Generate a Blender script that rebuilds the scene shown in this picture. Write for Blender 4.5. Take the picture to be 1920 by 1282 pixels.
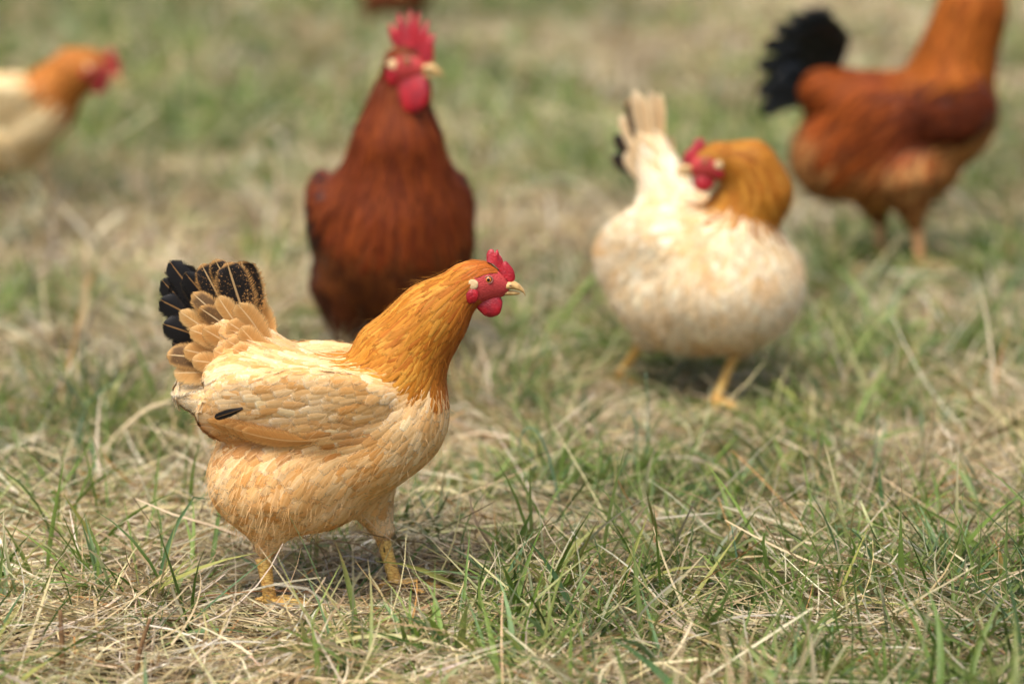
import bpy, math, random
import numpy as np

for o in list(bpy.data.objects):
    bpy.data.objects.remove(o, do_unlink=True)
random.seed(7)
rng = np.random.default_rng(11)
R = math.radians
SC = bpy.context.scene
COL = SC.collection

# ------------------------------------------------------------------ camera
cam_d = bpy.data.cameras.new('camera')
cam = bpy.data.objects.new('camera', cam_d)
COL.objects.link(cam)
cam.location = (0, 0, 0.88)
cam.rotation_euler = (R(90 - 10.4), 0, 0)
cam_d.lens = 100
cam_d.sensor_width = 36
cam_d.clip_start = 0.05
cam_d.clip_end = 3000
cam_d.dof.use_dof = True
cam_d.dof.focus_distance = 3.16
cam_d.dof.aperture_fstop = 2.5
cam_d.dof.aperture_blades = 9
SC.camera = cam

# ------------------------------------------------------------------ light
SUN_EL, SUN_AZ = 66.0, 205.0        # azimuth clockwise from +Y; the light comes from there
w = bpy.data.worlds.new('World')
SC.world = w
w.use_nodes = True
nt = w.node_tree
nt.nodes.clear()
sky = nt.nodes.new('ShaderNodeTexSky')
sky.sky_type = 'NISHITA'
sky.sun_disc = False
sky.sun_elevation = R(SUN_EL)
sky.sun_rotation = R(SUN_AZ)
sky.dust_density = 6.0
sky.ozone_density = 0.4
sky.air_density = 0.9
bg = nt.nodes.new('ShaderNodeBackground')
bg.inputs[1].default_value = 0.112
wo = nt.nodes.new('ShaderNodeOutputWorld')
nt.links.new(sky.outputs[0], bg.inputs[0])
nt.links.new(bg.outputs[0], wo.inputs[0])
sun_d = bpy.data.lights.new('sun', 'SUN')
sun_d.energy = 1.35
sun_d.angle = R(42)
sun_d.color = (1.0, 0.965, 0.90)
sun = bpy.data.objects.new('sun', sun_d)
COL.objects.link(sun)
sun.rotation_euler = (R(90 - SUN_EL), 0, R(180 - SUN_AZ))
SC.view_settings.view_transform = 'Standard'
SC.view_settings.look = 'None'
SC.view_settings.gamma = 1
SC.view_settings.exposure = 1.05
SC.render.engine = 'CYCLES'
SC.cycles.use_denoising = True
SC.cycles.transparent_max_bounces = 16
SC.cycles.max_bounces = 5
SC.cycles.diffuse_bounces = 2
SC.cycles.glossy_bounces = 2

# ------------------------------------------------------------------ helpers
def lin(r, g, b, k=1.0):
    f = lambda c: (c / 255 / 12.92 if c / 255 <= 0.04045 else ((c / 255 + 0.055) / 1.055) ** 2.4)
    return np.array([f(r) * k, f(g) * k, f(b) * k])


class NB:
    """small node builder"""
    def __init__(s, name):
        s.m = bpy.data.materials.new(name)
        s.m.use_nodes = True
        s.t = s.m.node_tree
        s.t.nodes.clear()
        s.out = s.t.nodes.new('ShaderNodeOutputMaterial')

    def n(s, typ, **kw):
        q = s.t.nodes.new(typ)
        for k, v in kw.items():
            setattr(q, k, v)
        return q

    def set(s, sock, v):
        if hasattr(v, 'is_output') or isinstance(v, bpy.types.NodeSocket):
            s.t.links.new(v, sock)
        else:
            if isinstance(v, (tuple, list, np.ndarray)):
                v = [float(x) for x in v]
                if sock.type == 'RGBA' and len(v) == 3:
                    v = v + [1.0]
            sock.default_value = v

    def math(s, op, a, b=0.0, c=0.0):
        q = s.n('ShaderNodeMath', operation=op)
        s.set(q.inputs[0], a); s.set(q.inputs[1], b); s.set(q.inputs[2], c)
        return q.outputs[0]

    def mr(s, v, a, b, c=0.0, d=1.0, smooth=True):
        q = s.n('ShaderNodeMapRange')
        if smooth:
            q.interpolation_type = 'SMOOTHSTEP'
        s.set(q.inputs[0], v)
        for i, x in enumerate((a, b, c, d)):
            s.set(q.inputs[i + 1], x)
        return q.outputs[0]

    def mix(s, f, a, b, mode='MIX'):
        q = s.n('ShaderNodeMix', data_type='RGBA', blend_type=mode)
        s.set(q.inputs[0], f); s.set(q.inputs[6], a); s.set(q.inputs[7], b)
        return q.outputs[2]

    def noise(s, vec, scale, detail=3, rough=0.5, out=0):
        q = s.n('ShaderNodeTexNoise')
        if vec is not None:
            s.set(q.inputs['Vector'], vec)
        q.inputs['Scale'].default_value = scale
        q.inputs['Detail'].default_value = detail
        q.inputs['Roughness'].default_value = rough
        return q.outputs[out]

    def comb(s, x, y, z):
        q = s.n('ShaderNodeCombineXYZ')
        s.set(q.inputs[0], x); s.set(q.inputs[1], y); s.set(q.inputs[2], z)
        return q.outputs[0]

    def attr(s, name, out='Color'):
        return s.n('ShaderNodeAttribute', attribute_name=name).outputs[out]

    def bsdf(s, col, rough=0.6, spec=0.3, bump=None, bstr=0.3, bdist=0.001, sheen=0.0, sss=0.0, sss_col=None, coat=0.0):
        p = s.n('ShaderNodeBsdfPrincipled')
        s.set(p.inputs['Base Color'], col)
        s.set(p.inputs['Roughness'], rough)
        s.set(p.inputs['Specular IOR Level'], spec)
        p.inputs['Sheen Weight'].default_value = sheen
        p.inputs['Coat Weight'].default_value = coat
        if sss:
            p.inputs['Subsurface Weight'].default_value = sss
            p.inputs['Subsurface Radius'].default_value = sss_col or (1, 0.3, 0.2)
            p.inputs['Subsurface Scale'].default_value = 0.004
        if bump is not None:
            b = s.n('ShaderNodeBump')
            b.inputs['Strength'].default_value = bstr
            b.inputs['Distance'].default_value = bdist
            s.set(b.inputs['Height'], bump)
            s.t.links.new(b.outputs[0], p.inputs['Normal'])
        return p.outputs[0]

    def shmix(s, f, a, b):
        q = s.n('ShaderNodeMixShader')
        s.set(q.inputs[0], f)
        s.t.links.new(a, q.inputs[1]); s.t.links.new(b, q.inputs[2])
        return q.outputs[0]

    def done(s, sh):
        s.t.links.new(sh, s.out.inputs[0])
        return s.m


def mesh_from(name, V, F, mat=None, smooth=True, parent=None, uv=None, col=None, rnd=None, nrm=None):
    """V (n,3); F (m,4) or (m,3) int array, or a list of faces; col (n,4) and rnd (n) per vertex, uv (n,2) per vertex"""
    me = bpy.data.meshes.new(name)
    V = np.asarray(V, dtype=np.float32)
    if isinstance(F, np.ndarray):
        k = F.shape[1]
        me.vertices.add(len(V))
        me.vertices.foreach_set('co', V.ravel())
        me.loops.add(F.size)
        li = F.astype(np.int32).ravel()
        me.loops.foreach_set('vertex_index', li)
        me.polygons.add(len(F))
        me.polygons.foreach_set('loop_start', np.arange(0, F.size, k, dtype=np.int32))
        me.update(calc_edges=True)
    else:
        me.from_pydata(V.tolist(), [], F)
        li = np.empty(len(me.loops), dtype=np.int32)
        me.loops.foreach_get('vertex_index', li)
    if smooth:
        me.polygons.foreach_set('use_smooth', np.ones(len(me.polygons), dtype=bool))
    if uv is not None:
        l = me.uv_layers.new(name='UVMap')
        l.data.foreach_set('uv', np.asarray(uv, dtype=np.float32)[li].ravel())
    if col is not None:
        a = me.attributes.new('Col', 'FLOAT_COLOR', 'POINT')
        a.data.foreach_set('color', np.asarray(col, dtype=np.float32).ravel())
    if rnd is not None:
        a = me.attributes.new('rnd', 'FLOAT', 'POINT')
        a.data.foreach_set('value', np.asarray(rnd, dtype=np.float32).ravel())
    me.validate()
    me.update()
    if nrm is not None:
        me.normals_split_custom_set_from_vertices(np.asarray(nrm, dtype=np.float32).reshape(-1, 3))
    if mat:
        me.materials.append(mat)
    o = bpy.data.objects.new(name, me)
    COL.objects.link(o)
    if parent is not None:
        o.parent = parent
    return o


def empty(name, loc, rz=0.0):
    o = bpy.data.objects.new(name, None)
    COL.objects.link(o)
    o.empty_display_size = 0.1
    o.location = loc
    o.rotation_euler = (0, 0, rz)
    return o


def tag(o, label=None, cat=None, group=None, kind=None):
    for k, v in (('label', label), ('category', cat), ('group', group), ('kind', kind)):
        if v:
            o[k] = v
    return o


_tab = np.random.default_rng(3).random((256, 256))


def vnoise(x, y, s, off=0):
    x = np.asarray(x, float) * s + off * 17.3
    y = np.asarray(y, float) * s + off * 9.1
    xi = np.floor(x).astype(int); yi = np.floor(y).astype(int)
    fx = x - xi; fy = y - yi
    fx = fx * fx * (3 - 2 * fx); fy = fy * fy * (3 - 2 * fy)
    g = lambda a, b: _tab[a % 256, b % 256]
    return (g(xi, yi) * (1 - fx) + g(xi + 1, yi) * fx) * (1 - fy) + (g(xi, yi + 1) * (1 - fx) + g(xi + 1, yi + 1) * fx) * fy


def gz(x, y):
    """height of the ground"""
    return 0.012 * (vnoise(x, y, 2.2, 1) - 0.5) + 0.012 * (vnoise(x, y, 6.0, 2) - 0.5) + 0.08 * (vnoise(x, y, 0.35, 3) - 0.5) * np.clip((np.asarray(y) - 6) / 6, 0, 1)


def tube(path, rad, n=10, cap=True):
    path = np.asarray(path, float); m = len(path)
    rad = np.broadcast_to(np.asarray(rad, float), (m,)) if np.ndim(rad) < 2 else rad
    T = np.gradient(path, axis=0)
    T /= np.linalg.norm(T, axis=1)[:, None] + 1e-12
    ref = np.array([0, 1, 0.01]) if abs(T[0][1]) < 0.8 else np.array([1, 0, 0.01])
    V = []
    for i in range(m):
        a = np.cross(T[i], ref); a /= np.linalg.norm(a); b = np.cross(T[i], a)
        ref = np.cross(a, T[i])
        th = np.linspace(0, 2 * np.pi, n, endpoint=False)
        V.append(path[i] + rad[i] * (np.cos(th)[:, None] * a + np.sin(th)[:, None] * b))
    V = np.concatenate(V)
    F = []
    for i in range(m - 1):
        for j in range(n):
            F.append((i * n + j, i * n + (j + 1) % n, (i + 1) * n + (j + 1) % n, (i + 1) * n + j))
    if cap:
        F.append(tuple(range(n))[::-1]); F.append(tuple((m - 1) * n + j for j in range(n)))
    return V, F


def join(parts):
    V, F, k = [], [], 0
    for v, f in parts:
        V.append(np.asarray(v)); F += [tuple(int(i) + k for i in q) for q in f]; k += len(v)
    return np.concatenate(V), F


# ------------------------------------------------------------------ ground
def ground_material():
    b = NB('turf_soil')
    co = b.n('ShaderNodeTexCoord').outputs['Object']
    n1 = b.noise(co, 1.6, 4); n2 = b.noise(co, 45, 5, 0.65); n3 = b.noise(co, 9, 4, 0.6)
    c = b.mix(b.mr(n1, 0.42, 0.6), lin(128, 108, 70), lin(92, 104, 52))
    c = b.mix(b.mr(n3, 0.45, 0.7), c, lin(150, 128, 88))
    c = b.mix(b.mr(n2, 0.4, 0.7), lin(46, 38, 26), b.mix(0.5, c, lin(70, 58, 38)))
    return b.done(b.bsdf(c, 0.95, 0.1, n2, 0.8, 0.02))


def build_ground():
    xs = np.concatenate([-np.geomspace(900, 4.2, 22), np.arange(-4, 4.01, 0.05), np.geomspace(4.2, 900, 22)])
    ys = np.concatenate([-np.geomspace(900, 0.6, 22), np.arange(-0.4, 17.01, 0.05), np.geomspace(17.3, 1500, 26)])
    X, Y = np.meshgrid(xs, ys)
    Z = gz(X, Y)
    V = np.stack([X, Y, Z], -1).reshape(-1, 3)
    nx = len(xs); ny = len(ys)
    i = np.arange(nx - 1); j = np.arange(ny - 1)
    I, J = np.meshgrid(i, j)
    a = (J * nx + I).ravel()
    F = np.stack([a, a + 1, a + nx + 1, a + nx], 1)
    o = mesh_from('ground', V, F, ground_material())
    tag(o, 'rough pasture soil under the grass', 'ground', kind='structure')


build_ground()


# ------------------------------------------------------------------ grass
def blade_material(name, trans=0.3):
    b = NB(name)
    c = b.attr('Col')
    co = b.n('ShaderNodeTexCoord').outputs['Object']
    nz = b.noise(co, 260, 2)
    c = b.mix(b.mr(nz, 0.3, 0.75, 0, 0.35), c, b.mix(1.0, c, (0.55, 0.5, 0.42), 'MULTIPLY'))
    p = b.bsdf(c, 0.5, 0.35)
    t = b.n('ShaderNodeBsdfTranslucent'); b.set(t.inputs[0], c)
    return b.done(b.shmix(trans, p, t.outputs[0]))


FEET = ((-0.34, -0.06, 3.0, 3.24), (0.12, 0.36, 3.95, 4.42), (0.66, 0.90, 5.25, 5.62))


def trampled(x, y):
    m = np.zeros(len(x), bool)
    for a, b_, c, d in FEET:
        m |= (x > a) & (x < b_) & (y > c) & (y < d)
    return m


def blades(x, y, z0, az, e0, droop, L, W, col, col2, S=4, cross=2, bend=0.5, kink=0.0, floor=True, rise=0.0, roll=0.6, tipw=0.08, straight=False):
    """vectorised grass blades; returns verts, faces, colours"""
    tr = trampled(x, y)
    pf = (0.66 + 0.42 * vnoise(x, y, 2.1, 21) + 0.26 * vnoise(x, y, 7.5, 22))[:, None]
    col = col * pf; col2 = col2 * pf
    L = np.where(tr, L * 0.75, L); e0 = np.where(tr, e0 * 0.55, e0); z0 = np.where(tr, np.minimum(z0, gz(x, y) + 0.012), z0)
    N = len(x)
    P = np.zeros((N, S + 1, 3))
    P[:, 0] = np.stack([x, y, z0], 1)
    e = np.array(e0, float); a = np.array(az, float)
    db = rng.normal(0, bend, N)
    kk = rng.integers(1, S + 1, N); hask = rng.random(N) < kink
    D = np.zeros((N, S + 1, 3))
    for k in range(1, S + 1):
        jump = (hask & (kk == k))
        a = a + db / S + np.where(jump, rng.normal(0, 0.9, N), 0)
        e = e - droop / S + np.where(jump, rng.normal(-0.5, 0.6, N), 0)
        d = np.stack([np.cos(a) * np.cos(e), np.sin(a) * np.cos(e), np.sin(e)], 1)
        D[:, k - 1] = d
        P[:, k] = P[:, k - 1] + d * (L / S)[:, None]
        if floor:
            g = gz(P[:, k, 0], P[:, k, 1]) + 0.003 + rise
            low = P[:, k, 2] < g
            P[low, k, 2] = g[low]
            e = np.where(low & (e < 0), 0.05, e)
    D[:, S] = D[:, S - 1]
    H = np.cross(D, np.array([0, 0, 1.0]))
    H /= np.linalg.norm(H, axis=2)[:, :, None] + 1e-9
    Nn = np.cross(H, D)
    ro = rng.normal(0, roll, N)[:, None] + np.linspace(0, 1, S + 1)[None] * rng.normal(0, 0.7, N)[:, None]
    side = H * np.cos(ro)[:, :, None] + Nn * np.sin(ro)[:, :, None]
    nrm = Nn * np.cos(ro)[:, :, None] - H * np.sin(ro)[:, :, None]
    s = np.linspace(0, 1, S + 1)
    if straight:
        prof = np.clip(1.0 - 0.35 * s, 0, 1); prof[-1] *= 0.6
    else:
        prof = np.minimum(0.55 + 1.6 * s, 1) * np.clip((1 - s) * 1.9, tipw, 1) 
    wv = (W[:, None] * 0.5 * prof[None])[:, :, None]
    us = (-1, 1) if cross == 2 else (-1, 0, 1)
    rows = []
    for u in us:
        q = P + side * wv * u
        if cross == 3:
            q = q - nrm * wv * (0.45 if u == 0 else 0.0)
        rows.append(q)
    V = np.stack(rows, 2)                     # N,S+1,cross,3
    C = len(us)
    base = (np.arange(N) * (S + 1) * C)[:, None, None]
    kidx = np.arange(S)[None, :, None]; cidx = np.arange(C - 1)[None, None, :]
    a0 = base + kidx * C + cidx
    F = np.stack([a0, a0 + 1, a0 + C + 1, a0 + C], -1).reshape(-1, 4)
    f = (s[None, :, None] ** 1.5)
    cc = col[:, None, :] * (1 - f) + col2[:, None, :] * f
    cc = np.repeat(cc[:, :, None, :], C, 2)
    cc = np.concatenate([cc, np.ones(cc.shape[:-1] + (1,))], -1)
    return V.reshape(-1, 3), F, cc.reshape(-1, 4)


def merge(chunks):
    V, F, C, k = [], [], [], 0
    for v, f, c in chunks:
        V.append(v); F.append(f + k); C.append(c); k += len(v)
    return np.concatenate(V), np.concatenate(F), np.concatenate(C)


STRAW = np.array([lin(216, 198, 150), lin(200, 180, 128), lin(226, 212, 172), lin(178, 156, 106), lin(188, 176, 146), lin(152, 128, 86), lin(190, 142, 82), lin(202, 194, 134), lin(236, 226, 196), lin(116, 94, 62)])
STRAW_P = np.array([0.20, 0.18, 0.16, 0.12, 0.10, 0.08, 0.03, 0.06, 0.04, 0.03])
GREEN = np.array([lin(108, 134, 54), lin(130, 154, 76), lin(82, 108, 44), lin(146, 160, 88), lin(120, 148, 98), lin(98, 130, 82), lin(160, 162, 86)])
GREEN_P = np.array([0.26, 0.2, 0.16, 0.12, 0.1, 0.08, 0.08])


def pick(pal, p, n, jit=0.12):
    c = 0.88 * pal[rng.choice(len(pal), n, p=p)] * np.array([0.98, 0.99, 1.08])
    return np.clip(c * (1 + rng.normal(0, jit, (n, 1))) * (1 + rng.normal(0, 0.04, (n, 3))), 0.005, 0.95)


def scatter(n, y0, y1, kx=0.215, mx=0.25):
    """points in the wedge in view plus a margin"""
    y = np.sqrt(rng.random(n) * (y1 ** 2 - y0 ** 2) + y0 ** 2)
    x = (rng.random(n) * 2 - 1) * (kx * y + (mx if y0 < 4 else 0.75))
    return x, y


def greenness(x, y):
    g = 0.55 * vnoise(x, y, 1.7, 5) + 0.45 * vnoise(x, y, 5.5, 6)
    g = g + 0.10 * np.clip((-np.asarray(x) - 0.1 * np.asarray(y)) / 0.5, -0.6, 1) * (np.asarray(y) > 3.8)
    return g


def zone(y0, y1, n_lie, n_tuss, per_t, n_tuft, per_g, wmul, lmul, S, cross, tag_):
    ch_s, ch_g = [], []
    # straw lying loose
    x, y = scatter(n_lie, y0, y1)
    bare = (vnoise(x, y, 7.0, 12) * 0.6 + vnoise(x, y, 2.6, 13) * 0.4 < 0.47) & (rng.random(n_lie) < 0.85)
    x, y = x[~bare], y[~bare]
    n = len(x)
    flow = vnoise(x, y, 1.3, 8) * 6.0 + 0.3
    az = flow + rng.normal(0, 0.8, n) + np.pi * (rng.random(n) < 0.35)
    L = np.clip(rng.lognormal(math.log(0.10), 0.4, n), 0.03, 0.24) * lmul
    W = np.clip(rng.lognormal(math.log(0.0018), 0.42, n), 0.0008, 0.0055) * wmul
    z = gz(x, y) + rng.random(n) ** 1.6 * 0.030
    c = pick(STRAW, STRAW_P, n)
    ch_s.append(blades(x, y, z, az, rng.normal(0.12, 0.2, n), rng.normal(0.25, 0.45, n), L, W, c, c * (1 + rng.normal(0, 0.1, (n, 1))), S, 2, 0.6, 0.18, straight=True))
    # straw tussocks, leaning out and drooping over
    tx, ty = scatter(n_tuss, y0, y1)
    tl = vnoise(tx, ty, 1.3, 8) * 6 + rng.normal(0, 0.6, n_tuss)
    th = rng.random(n_tuss) ** 1.3
    idx = np.repeat(np.arange(n_tuss), per_t)
    n = len(idx)
    r = rng.random(n) ** 0.7 * 0.04
    pa = rng.random(n) * 2 * np.pi
    x = tx[idx] + np.cos(pa) * r; y = ty[idx] + np.sin(pa) * r
    az = tl[idx] + rng.normal(0, 0.9, n)
    e0 = 0.35 + 0.75 * th[idx] * rng.random(n) + rng.normal(0, 0.2, n)
    L = np.clip(rng.normal(0.13, 0.04, n), 0.04, 0.26) * lmul
    W = np.clip(rng.lognormal(math.log(0.0018), 0.42, n), 0.0008, 0.005) * wmul
    c = pick(STRAW, STRAW_P, n)
    gm = (rng.random(n) < 0.12)
    c[gm] = pick(GREEN, GREEN_P, int(gm.sum()))
    ch_s.append(blades(x, y, gz(x, y) - 0.002, az, e0, e0 + 0.3 + rng.random(n) * 1.0, L, W, c, c * 1.04, S, 2, 0.6, 0.12, straight=True))
    # green tufts
    tx, ty = scatter(n_tuft * 2, y0, y1)
    keep = greenness(tx, ty) + rng.normal(0, 0.16 if y0 < 4 else 0.07, len(tx)) > np.median(greenness(tx, ty)) + 0.02
    keep &= ~((tx > -0.34) & (tx < -0.04) & (ty > 2.98) & (ty < 3.20) & (rng.random(len(tx)) < 0.7))
    keep &= ~((tx > 0.08) & (tx < 0.42) & (ty > 3.75) & (ty < 4.40) & (rng.random(len(tx)) < 0.75))
    tx, ty = tx[keep], ty[keep]
    nt_ = len(tx)
    idx = np.repeat(np.arange(nt_), per_g)
    n = len(idx)
    tl = rng.random(nt_) * 2 * np.pi
    tc = rng.choice(len(GREEN), nt_, p=GREEN_P)
    r = rng.random(n) * 0.016
    pa = rng.random(n) * 2 * np.pi
    x = tx[idx] + np.cos(pa) * r; y = ty[idx] + np.sin(pa) * r
    az = tl[idx] + rng.normal(0, 1.2, n)
    e0 = np.clip(rng.normal(1.05, 0.28, n), 0.25, 1.55)
    hgt = (0.55 + 0.9 * vnoise(tx, ty, 3.0, 9))[idx]
    L = np.clip(rng.lognormal(math.log(0.068), 0.4, n) * hgt, 0.025, 0.17) * lmul
    W = np.clip(rng.lognormal(math.log(0.0036), 0.48, n), 0.0012, 0.0095) * (wmul ** 0.7)
    c = 0.86 * GREEN[tc[idx]] * (1 + rng.normal(0, 0.18, (n, 1)))
    o = rng.random(n) < 0.35
    c[o] = pick(GREEN, GREEN_P, int(o.sum()))
    c2 = c * (1 + rng.normal(0.05, 0.12, (n, 1)))
    dry = rng.random(n) < 0.22
    c2[dry] = pick(STRAW, STRAW_P, int(dry.sum()))
    ch_g.append(blades(x, y, gz(x, y) - 0.003, az, e0, rng.random(n) * 1.1 + 0.15, L, W, np.clip(c, 0.01, 1), np.clip(c2, 0.01, 1), S, cross, 0.5, 0.06))
    # big clumps: taller green tussocks and bleached mounds that read from afar
    nb = int(n_tuss * 0.9)
    tx, ty = scatter(nb, y0, y1)
    far = np.clip((ty - 3.7) / 1.2, 0, 1)
    ok = rng.random(nb) < far
    ok &= ~((tx > 0.05) & (tx < 0.45) & (ty < 4.5))
    ok &= ~((np.abs(tx - 0.19 * ty * 0.75) < 0.2) & (ty > 5.0) & (ty < 5.6))
    tx, ty = tx[ok], ty[ok]
    nb = len(tx)
    isg = greenness(tx, ty) + rng.normal(0, 0.08, nb) > np.median(greenness(tx, ty)) - 0.02
    idx = np.repeat(np.arange(nb), 34 if S > 3 else 30)
    n = len(idx)
    r = rng.random(n) ** 0.6 * 0.055 * lmul
    pa = rng.random(n) * 2 * np.pi
    x = tx[idx] + np.cos(pa) * r; y = ty[idx] + np.sin(pa) * r
    az = pa + rng.normal(0, 0.7, n) + (vnoise(tx, ty, 1.3, 8) * 6)[idx] * 0.0
    hg = (0.45 + 0.75 * rng.random(nb))[idx]
    L = np.clip(rng.normal(0.125, 0.035, n), 0.05, 0.22) * hg * lmul
    W = np.clip(rng.lognormal(math.log(0.0034), 0.35, n), 0.0014, 0.007) * (wmul ** 0.75)
    tc = rng.choice(len(GREEN), nb, p=GREEN_P)
    c = np.where(isg[idx][:, None], 0.86 * GREEN[tc[idx]] * (1 + rng.normal(0, 0.2, (n, 1))), pick(STRAW, STRAW_P, n))
    mixd = rng.random(n) < 0.2
    c[mixd] = pick(STRAW, STRAW_P, int(mixd.sum()))
    e0 = np.clip(rng.normal(1.1, 0.25, n), 0.3, 1.5)
    ch_g.append(blades(x, y, gz(x, y) - 0.003, az, e0, rng.random(n) * 1.4 + 0.3, L, W, np.clip(c, 0.01, 1), np.clip(c * (1 + rng.normal(0.06, 0.1, (n, 1))), 0.01, 1), S, 2, 0.5, 0.1))
    return ch_s, ch_g


straw_mat = blade_material('dry_straw', 0.18)
green_mat = blade_material('green_grass', 0.32)
s1, g1 = zone(2.35, 4.6, 54000, 560, 46, 2700, 9, 1.0, 1.0, 5, 3, 'near')
s2, g2 = zone(4.6, 7.6, 30000, 500, 34, 2850, 9, 1.6, 1.15, 4, 2, 'mid')
s3, g3 = zone(7.6, 16.5, 29000, 620, 30, 3550, 9, 3.2, 1.5, 3, 2, 'far')
for nm, ch, m, lab, cat in (('straw_mat', s1 + s2 + s3, straw_mat, 'matted dry straw-coloured grass covering the pasture', 'dry grass'),
                            ('green_grass', g1 + g2 + g3, green_mat, 'green grass tufts growing through the dry mat', 'grass')):
    v, f, c = merge(ch)
    tag(mesh_from(nm, v, f, m, col=c), lab, cat, kind='stuff')
    print(nm, len(f) * 2, 'tris')


# ------------------------------------------------------------------ birds: solid shapes as blended primitives
class Prim:
    def __init__(s, kind, reg, flow, a, b=None, r=None, rb=None, rot=(0, 0), grp=0):
        s.kind, s.reg, s.grp = kind, reg, grp
        s.flow = np.array(flow, float); s.flow /= np.linalg.norm(s.flow)
        s.a = np.array(a, float)
        s.b = None if b is None else np.array(b, float)
        s.r = np.array(r, float) if np.ndim(r) else float(r)
        s.rb = rb
        if kind == 'e':            # rot = pitch (nose up positive), yaw
            p, yw = rot[:2]; ro = rot[2] if len(rot) > 2 else 0.0
            Ry = np.array([[math.cos(p), 0, -math.sin(p)], [0, 1, 0], [math.sin(p), 0, math.cos(p)]])
            Rz = np.array([[math.cos(yw), -math.sin(yw), 0], [math.sin(yw), math.cos(yw), 0], [0, 0, 1]])
            Rx = np.array([[1, 0, 0], [0, math.cos(ro), -math.sin(ro)], [0, math.sin(ro), math.cos(ro)]])
            s.M = Rz @ Ry @ Rx

    def d(s, P):
        if s.kind == 'e':
            q = (P - s.a) @ s.M
            k0 = np.linalg.norm(q / s.r, axis=-1)
            k1 = np.linalg.norm(q / (s.r * s.r), axis=-1)
            return k0 * (k0 - 1) / (k1 + 1e-9)
        ab = s.b - s.a
        t = np.clip(((P - s.a) @ ab) / (ab @ ab), 0, 1)
        return np.linalg.norm(P - s.a - t[..., None] * ab, axis=-1) - (s.r + (s.rb - s.r) * t)


class Solid:
    def __init__(s, prims, k=0.009):
        s.prims, s.k = prims, k

    def alld(s, P):
        return np.stack([p.d(P) for p in s.prims], -1)

    def comb(s, D, P):
        g0 = [i for i, p in enumerate(s.prims) if p.grp == 0]
        x = -D[..., g0] / s.k
        m = x.max(-1)
        d = -s.k * (np.log(np.exp(x - m[..., None]).sum(-1)) + m)
        for i, p in enumerate(s.prims):
            if p.grp == 1:
                kb = 0.005 + 0.030 * np.clip((P[..., 2] - p.a[2] + 0.012) / 0.05, 0, 1)
                h = np.clip(0.5 + 0.5 * (D[..., i] - d) / kb, 0, 1)
                d = D[..., i] * (1 - h) + d * h - kb * h * (1 - h)
        return d

    def f(s, P):
        return s.comb(s.alld(P), P)

    def grad(s, P, e=0.0015):
        g = np.zeros_like(P)
        for k in ((1, -1, -1), (-1, -1, 1), (-1, 1, -1), (1, 1, 1)):
            k = np.array(k, float)
            g += k * s.f(P + k * e)[..., None]
        return g / (np.linalg.norm(g, axis=-1)[..., None] + 1e-9)

    def project(s, P, it=2):
        for _ in range(it):
            P = P - s.grad(P) * np.clip(s.f(P), -0.02, 0.02)[..., None]
        return P

    def flow(s, P, nrm):
        D = s.alld(P)
        x = -D / 0.010
        wgt = np.exp(x - x.max(-1)[..., None]); wgt /= wgt.sum(-1)[..., None]
        F = wgt @ np.stack([p.flow for p in s.prims])
        t = F - (F * nrm).sum(-1)[..., None] * nrm
        return t / (np.linalg.norm(t, axis=-1)[..., None] + 1e-6), D

    def mesh(s, h):
        lo = np.full(3, 9.0); hi = -lo
        for p in s.prims:
            if p.kind == 'e':
                rr = np.max(p.r); pts = [p.a - rr, p.a + rr]
            else:
                pts = [p.a - p.r, p.a + p.r, p.b - p.rb, p.b + p.rb]
            for q in pts:
                lo = np.minimum(lo, q); hi = np.maximum(hi, q)
        lo -= 0.025; hi += 0.025
        ax = [np.arange(lo[i], hi[i], h) for i in range(3)]
        G = np.stack(np.meshgrid(*ax, indexing='ij'), -1)
        f = s.f(G)
        ins = f < 0
        nx, ny, nz = f.shape
        c = [(i, j, k) for i in (0, 1) for j in (0, 1) for k in (0, 1)]
        sl = lambda A, q: A[q[0]:nx - 1 + q[0], q[1]:ny - 1 + q[1], q[2]:nz - 1 + q[2]]
        cnt = sum(sl(ins, q).astype(int) for q in c)
        act = (cnt > 0) & (cnt < 8)
        idx = -np.ones(act.shape, int)
        idx[act] = np.arange(act.sum())
        I = np.argwhere(act)
        acc = np.zeros((len(I), 3)); num = np.zeros(len(I))
        for a in c:
            for b in c:
                if sum(b) - sum(a) == 1 and all(b[i] >= a[i] for i in range(3)):
                    fa = f[tuple((I + a).T)]; fb = f[tuple((I + b).T)]
                    x = (fa < 0) != (fb < 0)
                    t = np.where(x, fa / np.where(x, fa - fb, 1), 0)
                    acc[x] += (np.array(a) + t[x, None] * (np.array(b) - np.array(a)))
                    num[x] += 1
        V = lo + (I + acc / num[:, None]) * h
        V = s.project(V, 1)
        F = []
        for axis in range(3):
            o1, o2 = [(1, 2), (2, 0), (0, 1)][axis]
            A = np.take(ins, range(0, ins.shape[axis] - 1), axis); B = np.take(ins, range(1, ins.shape[axis]), axis)
            E = np.argwhere(A != B)
            E = E[(E[:, o1] >= 1) & (E[:, o2] >= 1) & (E[:, o1] < f.shape[o1] - 1) & (E[:, o2] < f.shape[o2] - 1)]
            d1 = np.zeros(3, int); d1[o1] = 1
            d2 = np.zeros(3, int); d2[o2] = 1
            q = np.stack([idx[tuple((E - d1 - d2).T)], idx[tuple((E - d2).T)], idx[tuple(E.T)], idx[tuple((E - d1).T)]], 1)
            flip = ~A[tuple(E.T)]
            q[flip] = q[flip][:, ::-1]
            F.append(q)
        return V, np.concatenate(F)


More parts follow.
